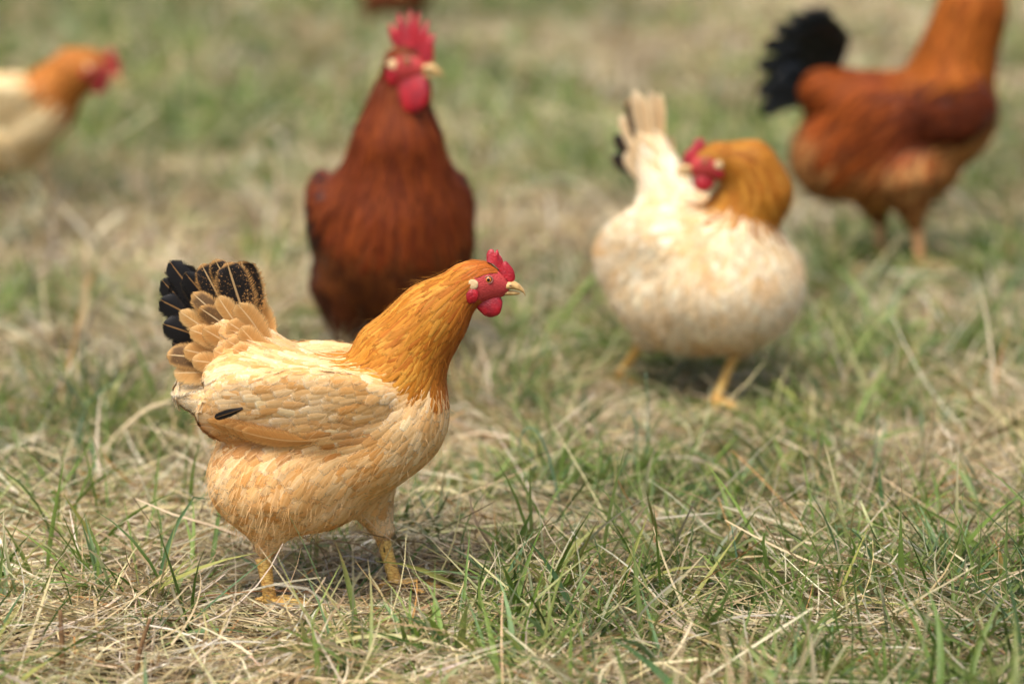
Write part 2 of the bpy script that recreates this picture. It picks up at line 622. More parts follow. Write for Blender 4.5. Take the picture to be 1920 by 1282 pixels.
def sample_surface(V, F, n):
    T = np.concatenate([F[:, [0, 1, 2]], F[:, [0, 2, 3]]])
    a, b, c = V[T[:, 0]], V[T[:, 1]], V[T[:, 2]]
    ar = np.linalg.norm(np.cross(b - a, c - a), axis=1)
    i = rng.choice(len(T), n, p=ar / ar.sum())
    u, v = rng.random(n), rng.random(n)
    o = u + v > 1
    u[o], v[o] = 1 - u[o], 1 - v[o]
    return a[i] + u[:, None] * (b[i] - a[i]) + v[:, None] * (c[i] - a[i])


def thin(P, rad):
    """keep points no closer than their own radius to a kept one"""
    cell = 0.012
    grid = {}
    keep = []
    key = np.floor(P / cell).astype(int)
    for i in range(len(P)):
        k = key[i]; ok = True; r2 = rad[i] * rad[i]
        for dx in (-1, 0, 1):
            for dy in (-1, 0, 1):
                for dz in (-1, 0, 1):
                    for j in grid.get((k[0] + dx, k[1] + dy, k[2] + dz), ()):
                        q = P[i] - P[j]
                        if q[0] * q[0] + q[1] * q[1] + q[2] * q[2] < r2:
                            ok = False; break
                    if not ok: break
                if not ok: break
            if not ok: break
        if ok:
            keep.append(i)
            grid.setdefault((k[0], k[1], k[2]), []).append(i)
    return np.array(keep)


def grow(sol, P, L, W, lift, stiff, lance, col, fray, rows=6, cross=5):
    """feathers lying on the solid, following its flow; returns V (N,rows,cross,3), uv, col"""
    N = len(P)
    vs = np.array([0, 0.22, 0.48, 0.72, 0.9, 1.0]) if rows == 6 else np.linspace(0, 1, rows)
    us = np.linspace(-1, 1, cross)
    yaw = rng.normal(0, 0.16, N)
    p = P.copy()
    nrm = sol.grad(p)
    t, _ = sol.flow(p, nrm)
    out = np.zeros((N, rows, cross, 3))
    NR = np.zeros((N, rows, cross, 3))
    h0 = rng.random(N) * 0.0008
    lf = 0.65 * lift * (1 + rng.normal(0, 0.3, N))
    for k, v in enumerate(vs):
        if k:
            ds = (vs[k] - vs[k - 1]) * L
            q = p + t * ds[:, None]
            pr = sol.project(q, 1)
            p = pr * (1 - stiff[:, None]) + q * stiff[:, None]
            n2 = sol.grad(p)
            t2, _ = sol.flow(p, n2)
            nrm = nrm * stiff[:, None] + n2 * (1 - stiff[:, None])
            nrm /= np.linalg.norm(nrm, axis=1)[:, None]
            t = t * stiff[:, None] + t2 * (1 - stiff[:, None])
            t = t - (t * nrm).sum(1)[:, None] * nrm
            t /= np.linalg.norm(t, axis=1)[:, None] + 1e-9
        b = np.cross(nrm, t)
        tt = t * np.cos(yaw)[:, None] + b * np.sin(yaw)[:, None]
        if k:
            p = p + (tt - t) * ((vs[k] - vs[k - 1]) * L)[:, None]
        b = np.cross(nrm, tt)
        rp = np.minimum(1, 0.35 + 1.5 * v) * (max(0.0, 1 - max(0, (v - 0.5) / 0.5) ** 3.0)) ** 0.5
        lp = (0.45 + 0.8 * v) * (1 - v) ** 0.55 * 1.25 if v < 1 else 0.04
        rp = max(rp, 0.12)
        prof = rp * (1 - lance) + lp * lance
        hh = h0 + lf * L * v ** 1.2
        for j, u in enumerate(us):
            nn = nrm + b * (u * 0.42) - tt * 0.10 * (1 - v)
            NR[:, k, j] = nn / np.linalg.norm(nn, axis=1)[:, None]
            out[:, k, j] = p + b * (u * 0.5 * W * prof)[:, None] + nrm * (hh - 0.10 * W * u * u)[:, None]
    UV = np.zeros((N, rows, cross, 2))
    UV[..., 0] = (us * 0.5 + 0.5)[None, None]
    UV[..., 1] = vs[None, :, None]
    C = np.zeros((N, rows, cross, 4))
    C[..., :3] = col[:, None, None]
    C[..., 3] = fray[:, None, None]
    return out, UV, C, NR


def grid_faces(N, rows, cross):
    b = (np.arange(N) * rows * cross)[:, None, None]
    a = b + np.arange(rows - 1)[None, :, None] * cross + np.arange(cross - 1)[None, None]
    return np.stack([a, a + 1, a + cross + 1, a + cross], -1).reshape(-1, 4)


def feather_material(name, tip, tipamt=0.45, rough=0.65, trans=0.15, spec=0.2, F=26.0, streak=0.35, shaft=0.25):
    b = NB(name)
    uv = b.n('ShaderNodeUVMap').outputs[0]
    sp = b.n('ShaderNodeSeparateXYZ'); b.set(sp.inputs[0], uv)
    u2 = b.math('MULTIPLY_ADD', sp.outputs[0], 2, -1)
    ua = b.math('ABSOLUTE', u2)
    v = sp.outputs[1]
    rnd = b.attr('rnd', 'Fac')
    an = b.n('ShaderNodeAttribute', attribute_name='Col')
    base, fray = an.outputs['Color'], an.outputs['Alpha']
    bx = b.math('MULTIPLY', b.math('SUBTRACT', v, b.math('MULTIPLY', ua, 0.22)), F)
    vec = b.comb(bx, b.math('MULTIPLY', u2, 1.1), b.math('MULTIPLY', rnd, 57))
    nz = b.noise(vec, 1.0, 2, 0.6)
    e2 = b.math('MULTIPLY', b.math('SUBTRACT', v, 0.6), 2.5)
    edge = b.math('MAXIMUM', ua, e2)
    fr = b.math('MULTIPLY', fray, b.mr(nz, 0.25, 0.75, 0.0, 1.0, False))
    alpha = b.mr(b.math('ADD', edge, b.math('MULTIPLY', fr, 0.55)), 0.64, 1.02, 1.0, 0.0)
    tip = b.mix(1.0, base, tip, 'MULTIPLY')
    c = b.mix(b.mr(edge, 0.40, 0.92, 0, tipamt), base, tip)
    c = b.mix(b.mr(nz, 0.3, 0.7, 0.0, streak), c, b.mix(1.0, c, (0.72, 0.62, 0.5), 'MULTIPLY'))
    c = b.mix(b.mr(ua, 0.03, 0.09, shaft, 0), c, tip)
    p = b.bsdf(c, rough, spec, nz, 0.15, 0.0005, sheen=0.0)
    t = b.n('ShaderNodeBsdfTranslucent'); b.set(t.inputs[0], c)
    sh = b.shmix(trans, p, t.outputs[0])
    tr = b.n('ShaderNodeBsdfTransparent')
    return b.done(b.shmix(alpha, tr.outputs[0], sh))


def quill_material(name, mid, rim, speck=0.0, rimw=(0.72, 0.95), rough=0.45, shaftc=None):
    """large tail or wing feathers: dark vane, pale rim, optional stippling, pale shaft"""
    b = NB(name)
    uv = b.n('ShaderNodeUVMap').outputs[0]
    sp = b.n('ShaderNodeSeparateXYZ'); b.set(sp.inputs[0], uv)
    u2 = b.math('MULTIPLY_ADD', sp.outputs[0], 2, -1)
    ua = b.math('ABSOLUTE', u2); v = sp.outputs[1]
    oi = b.n('ShaderNodeObjectInfo').outputs['Random']
    vec = b.comb(b.math('MULTIPLY', b.math('SUBTRACT', v, b.math('MULTIPLY', ua, 0.12)), 60), b.math('MULTIPLY', u2, 1.2), b.math('MULTIPLY', oi, 91))
    nz = b.noise(vec, 1.0, 2, 0.6)
    vec2 = b.comb(b.math('MULTIPLY', u2, 9), b.math('MULTIPLY', v, 40), b.math('MULTIPLY', oi, 31))
    sk = b.noise(vec2, 1.0, 3, 0.8)
    edge = b.math('MAXIMUM', ua, b.math('MULTIPLY', b.math('SUBTRACT', v, 0.8), 5.0))
    e = b.math('ADD', edge, b.math('MULTIPLY', b.math('SUBTRACT', nz, 0.5), 0.12))
    f = b.mr(e, rimw[0], rimw[1])
    if speck:
        low = b.mr(v, 0.25, 0.7, 1.0, 0.0)
        f = b.math('MAXIMUM', f, b.mr(b.math('ADD', sk, b.math('MULTIPLY', b.math('ADD', low, b.math('MULTIPLY', ua, 0.35)), speck)), 0.60, 0.70))
    c = b.mix(f, mid, rim)
    c = b.mix(b.mr(nz, 0.3, 0.7, 0, 0.35), c, b.mix(1.0, c, (0.6, 0.55, 0.5), 'MULTIPLY'))
    c = b.mix(b.mr(oi, 0.2, 0.9, 0, 0.45), c, b.mix(1.0, c, (0.86, 0.74, 0.58), 'MULTIPLY'))
    c = b.mix(b.mr(sk, 0.45, 0.7, 0, 0.3), c, b.mix(1.0, c, (0.75, 0.66, 0.55), 'MULTIPLY'))
    c = b.mix(b.mr(ua, 0.03, 0.07, 0.75, 0), c, shaftc if shaftc is not None else rim)
    p = b.bsdf(c, rough, 0.3, nz, 0.2, 0.0006)
    t = b.n('ShaderNodeBsdfTranslucent'); b.set(t.inputs[0], c)
    sh = b.shmix(0.18, p, t.outputs[0])
    alpha = b.mr(b.math('ADD', b.math('MAXIMUM', ua, b.math('MULTIPLY', b.math('SUBTRACT', v, 0.9), 9.8)), b.math('MULTIPLY', 0.5, nz)), 0.92, 1.28, 1.0, 0.0)
    return b.done(b.shmix(alpha, b.n('ShaderNodeBsdfTransparent').outputs[0], sh))


def quill(name, parent, mat, root, tip, width, normal, bow=0.0, curl=0.0, camber=0.05, rows=14, tipsharp=3.0):
    """one large feather as a mesh of its own: root to tip, face normal, bow in the plane, curl out of it"""
    root = np.array(root, float); tip = np.array(tip, float)
    ax = tip - root; L = np.linalg.norm(ax); ax /= L
    n = np.array(normal, float); n -= (n @ ax) * ax; n /= np.linalg.norm(n)
    b = np.cross(n, ax)
    us = np.linspace(-1, 1, 7)
    V, UV = [], []
    for k in range(rows):
        v = (k / (rows - 1)) ** 0.9
        c = root + ax * L * v + b * bow * L * math.sin(math.pi * v) + n * curl * L * v * v
        pr = min(1, 0.30 + 1.5 * v) * max(0.0, 1 - max(0, (v - 0.62) / 0.38) ** tipsharp) ** 0.5
        pr = max(pr, 0.05)
        for u in us:
            V.append(c + b * u * 0.5 * width * pr - n * camber * width * u * u + n * (0.0012 if u == 0 else 0) * (1 - v))
            UV.append((u * 0.5 + 0.5, v))
    return mesh_from(name, V, grid_faces(1, rows, 7), mat, parent=parent, uv=UV)


# ------------------------------------------------------------------ bird surfaces
def skin_red():
    b = NB('red_comb_skin')
    co = b.n('ShaderNodeTexCoord').outputs['Object']
    n1 = b.noise(co, 420, 3, 0.6); n2 = b.noise(co, 90, 3)
    c = b.mix(b.mr(n2, 0.35, 0.65), lin(172, 16, 30), lin(140, 14, 30))
    c = b.mix(b.mr(n1, 0.55, 0.8, 0, 0.3), c, lin(220, 100, 100))
    return b.done(b.bsdf(c, 0.40, 0.5, n1, 0.5, 0.002, sss=0.06))


def body_skin(name, c):
    """skin and under-feather colour, the red of the bare face stored on the mesh"""
    b = NB(name)
    co = b.n('ShaderNodeTexCoord').outputs['Object']
    n1 = b.noise(co, 500, 3, 0.6)
    col = b.attr('Col')
    n2 = b.noise(co, 160, 3)
    col = b.mix(b.mr(n2, 0.4, 0.7, 0, 0.6), col, b.mix(1.0, col, (0.75, 0.6, 0.6), 'MULTIPLY'))
    col = b.mix(b.mr(n1, 0.5, 0.75, 0, 0.5), col, b.mix(1.0, col, (1.25, 1.9, 1.8), 'MULTIPLY'))
    return b.done(b.bsdf(col, 0.55, 0.4, n1, 0.6, 0.002))


def leg_material(name, c1, c2):
    b = NB(name)
    co = b.n('ShaderNodeTexCoord').outputs['Object']
    v = b.n('ShaderNodeTexVoronoi'); v.feature = 'DISTANCE_TO_EDGE'
    mp = b.n('ShaderNodeMapping'); b.set(mp.inputs[0], co); mp.inputs['Scale'].default_value = (130, 130, 320)
    b.set(v.inputs['Vector'], mp.outputs[0]); v.inputs['Scale'].default_value = 1.0
    n = b.noise(co, 60, 3)
    e = b.mr(v.outputs['Distance'], 0.0, 0.16)
    c = b.mix(b.mr(n, 0.35, 0.65), c1, c2)
    c = b.mix(e, b.mix(1.0, c, (0.62, 0.5, 0.42), 'MULTIPLY'), c)
    return b.done(b.bsdf(c, 0.5, 0.4, e, 0.6, 0.0008))


def eye_material(iris):
    b = NB('amber_eye')
    co = b.n('ShaderNodeTexCoord').outputs['Object']
    sp = b.n('ShaderNodeSeparateXYZ'); b.set(sp.inputs[0], co)
    r = b.math('SQRT', b.math('ADD', b.math('MULTIPLY', sp.outputs[0], sp.outputs[0]), b.math('MULTIPLY', sp.outputs[2], sp.outputs[2])))
    c = b.mix(b.mr(r, 0.0016, 0.0019), (0.004, 0.003, 0.003), iris)
    c = b.mix(b.mr(r, 0.0031, 0.0036), c, (0.02, 0.012, 0.008))
    return b.done(b.bsdf(c, 0.06, 0.6, coat=0.6))


def horn_material(c1, c2):
    b = NB('beak_horn')
    co = b.n('ShaderNodeTexCoord').outputs['Object']
    n = b.noise(co, 180, 4)
    return b.done(b.bsdf(b.mix(b.mr(n, 0.3, 0.7), c1, c2), 0.35, 0.4, n, 0.2, 0.0005))


def plain(name, c, rough=0.5, scale=200, var=0.25):
    b = NB(name)
    co = b.n('ShaderNodeTexCoord').outputs['Object']
    n = b.noise(co, scale, 4)
    return b.done(b.bsdf(b.mix(b.mr(n, 0.3, 0.7, 0, var), c, np.array(c) * 0.55), rough, 0.3, n, 0.3, 0.0008))


RED = skin_red()
EYE = eye_material(lin(196, 120, 44))
HORN = horn_material(lin(208, 174, 112), lin(172, 134, 80))
LID = plain('eyelid', lin(150, 96, 84), 0.5, 600)
LOBE = plain('pale_ear_lobe', lin(226, 194, 146), 0.8, 500, 0.4)
LEG_Y = leg_material('yellow_leg_scales', lin(230, 194, 108), lin(214, 166, 88))
LEG_P = leg_material('pinkish_leg_scales', lin(222, 172, 120), lin(206, 150, 100))
CLAW = plain('claw_horn', lin(120, 96, 70), 0.4)


def ellipsoid(c, r, nu=20, nv=12, bump=0.0, taper=0.0):
    V = []
    for i in range(nv + 1):
        ph = math.pi * i / nv
        for j in range(nu):
            th = 2 * math.pi * j / nu
            z = math.cos(ph)
            k = 1 - taper * z * 0.5
            x = math.sin(ph) * math.cos(th) * k; y = math.sin(ph) * math.sin(th) * k
            s = 1 + bump * (math.sin(th * 3 + 1.3) * math.sin(ph * 2.7) + 0.6 * math.sin(th * 5 + ph * 7))
            V.append((c[0] + r[0] * x * s, c[1] + r[1] * y, c[2] + r[2] * z * s))
    F = [(i * nu + j, (i + 1) * nu + j, (i + 1) * nu + (j + 1) % nu, i * nu + (j + 1) % nu) for i in range(nv) for j in range(nu)]
    return V, F


def plate(base, top, t0, t1, mid=2):
    """comb: base and top outline (x,z) of equal length, lens-shaped thickness"""
    base = np.array(base, float); top = np.array(top, float); n = len(base)
    rows = mid + 2
    V = []
    for sgn in (1, -1):
        for k in range(rows):
            f = k / (rows - 1)
            q = base * (1 - f) + top * f
            th = (t0 * (1 - f) + t1 * f)
            for i in range(n):
                e = 0.35 if i in (0, n - 1) else 1.0
                V.append((q[i, 0], sgn * th * e, q[i, 1]))
    F = []
    o = rows * n
    for k in range(rows - 1):
        for i in range(n - 1):
            a = k * n + i
            F.append((a, a + 1, a + n + 1, a + n)[::-1]); F.append((o + a, o + a + 1, o + a + n + 1, o + a + n))
    for i in range(n - 1):
        F.append(((rows - 1) * n + i, (rows - 1) * n + i + 1, o + (rows - 1) * n + i + 1, o + (rows - 1) * n + i)[::-1])
    for k in range(rows - 1):
        F.append((k * n, (k + 1) * n, o + (k + 1) * n, o + k * n)); 
        F.append((k * n + n - 1, (k + 1) * n + n - 1, o + (k + 1) * n + n - 1, o + k * n + n - 1)[::-1])
    return V, F


PX = 0.00061
HEN_COMB = [((10, 41), (8.5, 43)), ((12, 40), (9, 49)), ((15, 39), (12, 55)), ((18, 38), (17, 58.5)), ((21, 37), (21.5, 57.5)), ((23, 36), (24, 50.5)),
            ((25, 34), (26.5, 56)), ((27, 32), (29, 58)), ((29, 30), (31, 53)), ((31, 28), (33.5, 45.5)), ((33, 25), (35, 46)), ((36, 21), (38, 39)),
            ((38, 18), (40, 33)), ((40, 15), (43, 36)), ((43, 12), (47, 34)), ((46, 9), (52, 28)), ((49, 6), (57, 22)), ((51, 2), (60, 15)), ((53, -1), (61.5, 8)), ((54, -3), (61, 2))]
ROO_COMB = [((-14, 34), (-26, 40)), ((-12, 37), (-30, 56)), ((-9, 38), (-29, 76)), ((-6, 39), (-18, 64)), ((-3, 39), (-13, 63)), ((0, 39), (-13, 80)), ((3, 39), (-8, 98)), ((6, 38), (1, 72)),
            ((9, 37), (5, 71)), ((12, 36), (9, 92)), ((15, 35), (13, 106)), ((18, 34), (18, 76)), ((21, 33), (22, 75)), ((25, 30), (27, 90)), ((28, 28), (33, 102)), ((31, 26), (33, 70)), ((34, 23), (38, 66)),
            ((37, 20), (44, 78)), ((40, 17), (50, 86)), ((43, 13), (50, 56)), ((45, 10), (54, 52)), ((48, 7), (60, 58)), ((50, 4), (64, 60)), ((52, 0), (61, 30)), ((54, -4), (62, 12))]


class Head:
    def __init__(s, pos, yaw=0.0, pitch=0.0, k=1.0):
        s.pos = np.array(pos, float); s.yaw, s.pitch, s.k = yaw, pitch, k
        Ry = np.array([[math.cos(pitch), 0, -math.sin(pitch)], [0, 1, 0], [math.sin(pitch), 0, math.cos(pitch)]])
        Rz = np.array([[math.cos(yaw), -math.sin(yaw), 0], [math.sin(yaw), math.cos(yaw), 0], [0, 0, 1]])
        s.M = Rz @ Ry

    def w(s, p):          # head-local metres to bird-local
        return s.pos + s.k * (np.asarray(p, float) @ s.M.T)

    def loc(s, P):
        return ((P - s.pos) @ s.M) / s.k

    def face(s, P):
        """true on the bare red face"""
        q = s.loc(P) / PX
        a = ((q[:, 0] - 14) / 36) ** 2 + ((q[:, 2] + 10) / 28) ** 2 < 1
        lo = q[:, 2] - 20 - 0.12 * (q[:, 0] + 10) < 0
        c = (q[:, 0] > 30) & (q[:, 0] < 60) & (np.abs(q[:, 2] + 5) < 30)
        return ((a & lo) | c) & (q[:, 0] > -28) & (np.abs(q[:, 1]) < 36)

    def prims(s):
        fl = s.M @ np.array([-0.92, 0, -0.25])
        e = lambda c, r, pt=0: Prim('e', 'head', fl, s.w(np.array(c) * PX), r=np.array(r) * s.k, rot=(s.pitch + pt, s.yaw))
        return [e((-6, 0, 2), (0.0185, 0.0115, 0.0172)), e((21, 0, -9), (0.0175, 0.0075, 0.0118), -0.2)]


def build_head(h, bird, sol, roo=False, lobe=True):
    def surf(x, z, s):
        """half width of the head at head-local x, z"""
        ys = np.linspace(0.03, 0.0, 61)
        pts = h.w(np.stack([np.full(61, x), s * ys, np.full(61, z)], 1))
        ins = sol.f(pts) < 0
        return ys[ins.argmax()] if ins.any() else 0.008
    pts = ROO_COMB if roo else HEN_COMB
    M = h
    def put(name, VF, mat, parent=bird):
        return mesh_from(name, M.w(np.array(VF[0])), VF[1], mat, parent=parent)
    v, f = plate([(np.array(a) - (1, 5)) * PX for a, b in pts], [np.array(b) * PX for a, b in pts], 0.0046, 0.0016)
    v = np.array(v)
    v[:, 1] += 0.0012 * np.sin(v[:, 0] * 260) * np.clip((v[:, 2] - 0.015) / 0.02, 0, 1)
    put('comb', (v, f), RED)
    # beak: two horn mandibles with a shared gape
    up = [((38, -13), 0.0072, 0.0060), ((50, -10), 0.0072, 0.0066), ((60, -11), 0.0062, 0.0062), ((70, -15), 0.0046, 0.0048), ((77, -21), 0.0028, 0.0032), ((81, -29), 0.0007, 0.0010)]
    V, n = [], 14
    for (x, z), ry, rz in up:
        for j in range(n):
            t = 2 * math.pi * j / n
            zz = math.sin(t)
            V.append((x * PX, ry * math.cos(t), z * PX + rz * (zz if zz > 0 else zz * 0.55)))
    F = [(i * n + j, i * n + (j + 1) % n, (i + 1) * n + (j + 1) % n, (i + 1) * n + j) for i in range(len(up) - 1) for j in range(n)] + [tuple((len(up) - 1) * n + j for j in range(n))]
    bk = put('beak', (V, F), HORN)
    lowm = [((34, -21), 0.0052, 0.0040), ((46, -23), 0.0050, 0.0034), ((58, -23.5), 0.0038, 0.0026), ((67, -24), 0.0022, 0.0016), ((71, -24), 0.0006, 0.0006)]
    V = []
    for (x, z), ry, rz in lowm:
        for j in range(n):
            t = 2 * math.pi * j / n
            V.append((x * PX, ry * math.cos(t), z * PX + rz * math.sin(t)))
    F = [(i * n + j, i * n + (j + 1) % n, (i + 1) * n + (j + 1) % n, (i + 1) * n + j) for i in range(len(lowm) - 1) for j in range(n)] + [tuple((len(lowm) - 1) * n + j for j in range(n))]
    put('lower_mandible', (V, F), HORN, bk)
    for s in (-1, 1):
        # nostril
        v, f = ellipsoid((53 * PX, s * 0.0068, -8 * PX), (0.0016, 0.0006, 0.0009), 8, 6)
        put('nostril', (v, f), CLAW, bk)
        ks, kz = (1.0, 1.0) if not roo else (1.45, 1.85)
        v, f = ellipsoid((0, 0, 0), (0.0148 * ks, 0.0042, 0.0130 * kz), 20, 14, 0.05, 0.25)
        v = np.array(v)
        a = -0.35 if not roo else -0.1
        x = v[:, 0] * math.cos(a) - v[:, 2] * math.sin(a); z = v[:, 0] * math.sin(a) + v[:, 2] * math.cos(a)
        v = np.stack([x + (15 if not roo else 20) * PX, v[:, 1] + s * (0.0075 + 0.12 * (-z)), z + (-43 if not roo else -56) * PX], 1)
        put('wattle', (v, f), RED)
        # ear lobes: pale feathered tuft above, red skin below
        if lobe:
            v, f = ellipsoid((-17 * PX, s * surf(-17 * PX, -2 * PX, s), -2 * PX), (0.0070, 0.0013, 0.0058), 16, 10, 0.05)
            put('ear_tuft', (v, f), LOBE)
        v, f = ellipsoid((-19 * PX, s * surf(-19 * PX, -23 * PX, s), -23 * PX), (0.0085, 0.0030, 0.0088 * (1.6 if roo else 1)), 16, 10, 0.06)
        put('ear_lobe', (v, f), RED)
        # eye as a ball in the socket with a lid ring
        ec = np.array([12.5 * PX, s * (surf(12.5 * PX, 5.5 * PX, s) - 0.0010), 5.5 * PX])
        v, f = ellipsoid((0, 0, 0), (0.0042, 0.0030, 0.0042), 20, 14)
        eo = mesh_from('eye', np.array(v), f, EYE, parent=bird)
        eo.location = M.w(ec)
        eo.rotation_euler = (0, -M.pitch, M.yaw)
        eo.scale = (M.k,) * 3
        th = np.linspace(0, 2 * np.pi, 24, endpoint=False)
        ring = np.stack([0.0043 * np.cos(th) * 1.12, np.zeros(24), 0.0043 * np.sin(th) * 0.95], 1)
        V, F = [], []
        for i in range(24):
            d = ring[i] / np.linalg.norm(ring[i])
            for j in range(6):
                t = 2 * np.pi * j / 6
                V.append(ring[i] + 0.0009 * (d * math.cos(t) + np.array([0, 1, 0]) * math.sin(t)))
                F.append((i * 6 + j, i * 6 + (j + 1) % 6, ((i + 1) % 24) * 6 + (j + 1) % 6, ((i + 1) % 24) * 6 + j))
        mesh_from('eyelid', np.array(V) + np.array([0, s * 0.0013, 0]), F, LID, parent=eo)


def build_leg(bird, hock, foot, yaw, mat, k=1.0, lifted=0.0, claws=True):
    """shank and four toes as one mesh; claws as its pieces"""
    hock = np.array(hock, float); foot = np.array(foot, float)
    n = 9
    sh = np.array([hock + (foot + (0, 0, 0.008) - hock) * (i / (n - 1)) for i in range(n)])
    rr = np.interp(np.linspace(0, 1, n), [0, 0.12, 0.5, 0.85, 1], [0.0100, 0.0088, 0.0074, 0.0078, 0.0088]) * k
    parts = [tube(sh, rr, 14)]
    tips = []
    for a, L in ((0, 0.050), (0.62, 0.040), (-0.62, 0.040), (math.pi - 0.15, 0.022)):
        d = np.array([math.cos(yaw + a), math.sin(yaw + a), 0])
        m = 8
        s = np.linspace(0, 1, m)
        z = 0.009 + 0.004 * np.sin(s * math.pi) - 0.003 * s + (lifted * 0.02 * (1 - s))
        p = foot + d * (s * L * k)[:, None] + np.array([0, 0, 1]) * z[:, None]
        r = (0.0058 - 0.0024 * s + 0.0005 * np.sin(s * 19)) * k
        parts.append(tube(p, r, 10))
        tips.append((p[-1], d, r[-1]))
    V, F = join(parts)
    lo = mesh_from('leg', V, F, mat, parent=bird)
    if claws:
        for p, d, r in tips:
            s = np.linspace(0, 1, 5)
            q = p - d * 0.002 + d * (s * 0.013 * k)[:, None] + np.array([0, 0, 1]) * (0.002 * np.sin(s * 2.4) - 0.006 * s * s)[:, None]
            v, f = tube(q, r * 0.75 * (1 - s) + 0.0004, 8)
            mesh_from('claw', v, f, CLAW, parent=lo)
    return lo


def build_bird(name, loc, yaw, prims, head, regs, fmat, under, big=1.0, indiv=0, cand=40000, hgrid=0.005, down=0, roo=False, lobe=True, recolor=None, rows=6, cross=5, leg_mat=None, view=(0, -1), jit=0.05):
    """regs: region -> dict(L, W, lift, stiff, lance, fray, sp, cols)"""
    bird = empty(name, loc, yaw)
    sol = Solid(prims + head.prims())
    V, F = sol.mesh(hgrid)
    fm = head.face(V)
    col = np.zeros((len(V), 4)); col[:, 3] = 1
    names = [p.reg for p in sol.prims]
    ow = sol.alld(V).argmin(1)
    ucol = np.array([np.mean(regs[r]['cols'], 0) for r in names])
    col[:, :3] = ucol[ow] * under
    if recolor is not None:
        col[:, :3] = recolor(V, col[:, :3], np.array(names)[ow])
    col[fm] = (*lin(186, 62, 60), 1)
    mesh_from('body', V, F, body_skin(name + '_skin', 0), parent=bird, col=col)
    P = sample_surface(V, F, cand)
    P = P[~head.face(P)]
    D = sol.alld(P)
    x = -D / 0.005
    wgt = np.exp(x - x.max(1)[:, None]); wgt /= wgt.sum(1)[:, None]
    par = {k: wgt @ np.array([regs[r][k] for r in names], float) for k in ('L', 'W', 'lift', 'stiff', 'lance', 'fray', 'sp')}
    keep = thin(P, par['sp'] * big)
    P = P[keep]; wgt = wgt[keep]
    par = {k: v[keep] for k, v in par.items()}
    n = len(P)
    # colour: one region per feather, drawn by weight
    w2 = wgt ** 2; w2 /= w2.sum(1)[:, None]
    ch = (w2.cumsum(1) > rng.random(n)[:, None]).argmax(1)
    reg = np.array(names)[ch]
    c = np.zeros((n, 3))
    for r in set(names):
        m = reg == r
        pal = np.array(regs[r]['cols'])
        i = rng.integers(0, len(pal), m.sum())
        j = rng.integers(0, len(pal), m.sum())
        f = rng.random(m.sum())[:, None]
        c[m] = pal[i] * f + pal[j] * (1 - f)
    c *= (1 + rng.normal(0, jit, (n, 1)))
    if recolor is not None:
        c = recolor(P, c, reg)
    c = np.clip(c, 0.003, 0.95)
    L = par['L'] * big * (1 + rng.normal(0, 0.13, n)); W = par['W'] * big * (1 + rng.normal(0, 0.12, n))
    G, UV, C, NR = grow(sol, P, L, W, par['lift'], par['stiff'], par['lance'], c, par['fray'], rows, cross)
    rn = np.repeat(rng.random(n), rows * cross)
    sel = np.zeros(n, bool)
    if indiv:      # the feathers that show largest on the near side become parts of their own
        area = L * W
        nr = sol.grad(P)
        score = area * np.clip(nr[:, 0] * view[0] + nr[:, 1] * view[1] + 0.35 * nr[:, 2], 0, 1) * np.isin(reg, ('wing', 'back', 'saddle', 'breast'))
        sel[np.argsort(-score)[:indiv]] = True
        gf = grid_faces(1, rows, cross)[:, ::-1].copy()
        for i in np.where(sel)[0]:
            mesh_from('feather', G[i].reshape(-1, 3), gf, fmat, parent=bird, uv=UV[i].reshape(-1, 2), col=C[i].reshape(-1, 4), rnd=np.full(rows * cross, rng.random()), nrm=NR[i])
    NR = NR[~sel]
    G, UV, C, rn = G[~sel], UV[~sel], C[~sel], np.repeat(rng.random((~sel).sum()), rows * cross)
    o = mesh_from('plumage', G.reshape(-1, 3), grid_faces(len(G), rows, cross)[:, ::-1].copy(), fmat, parent=bird, uv=UV.reshape(-1, 2), col=C.reshape(-1, 4), rnd=rn, nrm=NR)
    o['kind'] = 'stuff'
    if down:       # loose down between the feathers
        q = sample_surface(V, F, down)
        q = q[~head.face(q)]
        nr = sol.grad(q); t, Dq = sol.flow(q, nr)
        ow = Dq.argmin(1)
        fl = np.array([regs[r]['fray'] for r in names])[ow]
        m = rng.random(len(q)) < fl * 1.2
        q, nr, t, ow = q[m], nr[m], t[m], ow[m]
        n = len(q)
        Ld = 0.012 * (0.6 + 0.7 * rng.random(n))
        d = t + nr * (0.25 + 0.35 * rng.random(n))[:, None] + rng.normal(0, 0.25, (n, 3))
        d /= np.linalg.norm(d, axis=1)[:, None]
        b = np.cross(d, nr); b /= np.linalg.norm(b, axis=1)[:, None] + 1e-9
        pts = []
        for k, s in enumerate((0, 0.4, 0.75, 1.0)):
            cpos = q + nr * 0.003 + d * (Ld * s)[:, None] + np.array([0, 0, -1]) * (0.0035 * s * s)
            wd = 0.00034 * (1 - 0.8 * s)
            pts += [cpos - b * wd, cpos + b * wd]
        G = np.stack(pts, 1).reshape(n, 4, 2, 3)
        pal = np.array([np.mean(regs[r]['cols'], 0) for r in names])[ow]
        if recolor is not None:
            pal = recolor(q, pal, np.array(names)[ow])
        C = np.ones((n, 8, 4)); C[..., :3] = np.clip(pal * 0.96, 0, 0.95)[:, None]; C[..., 3] = 0
        UV = np.zeros((n, 4, 2, 2)); UV[..., 0] = 0.5; UV[..., 1] = 0.5
        o = mesh_from('down', G.reshape(-1, 3), grid_faces(n, 4, 2), fmat, parent=bird, uv=UV.reshape(-1, 2), col=C.reshape(-1, 4), rnd=np.repeat(rng.random(n), 8))
        o['kind'] = 'stuff'
    build_head(head, bird, sol, roo, lobe)
    print(name, len(P), 'feathers')
    return bird, sol


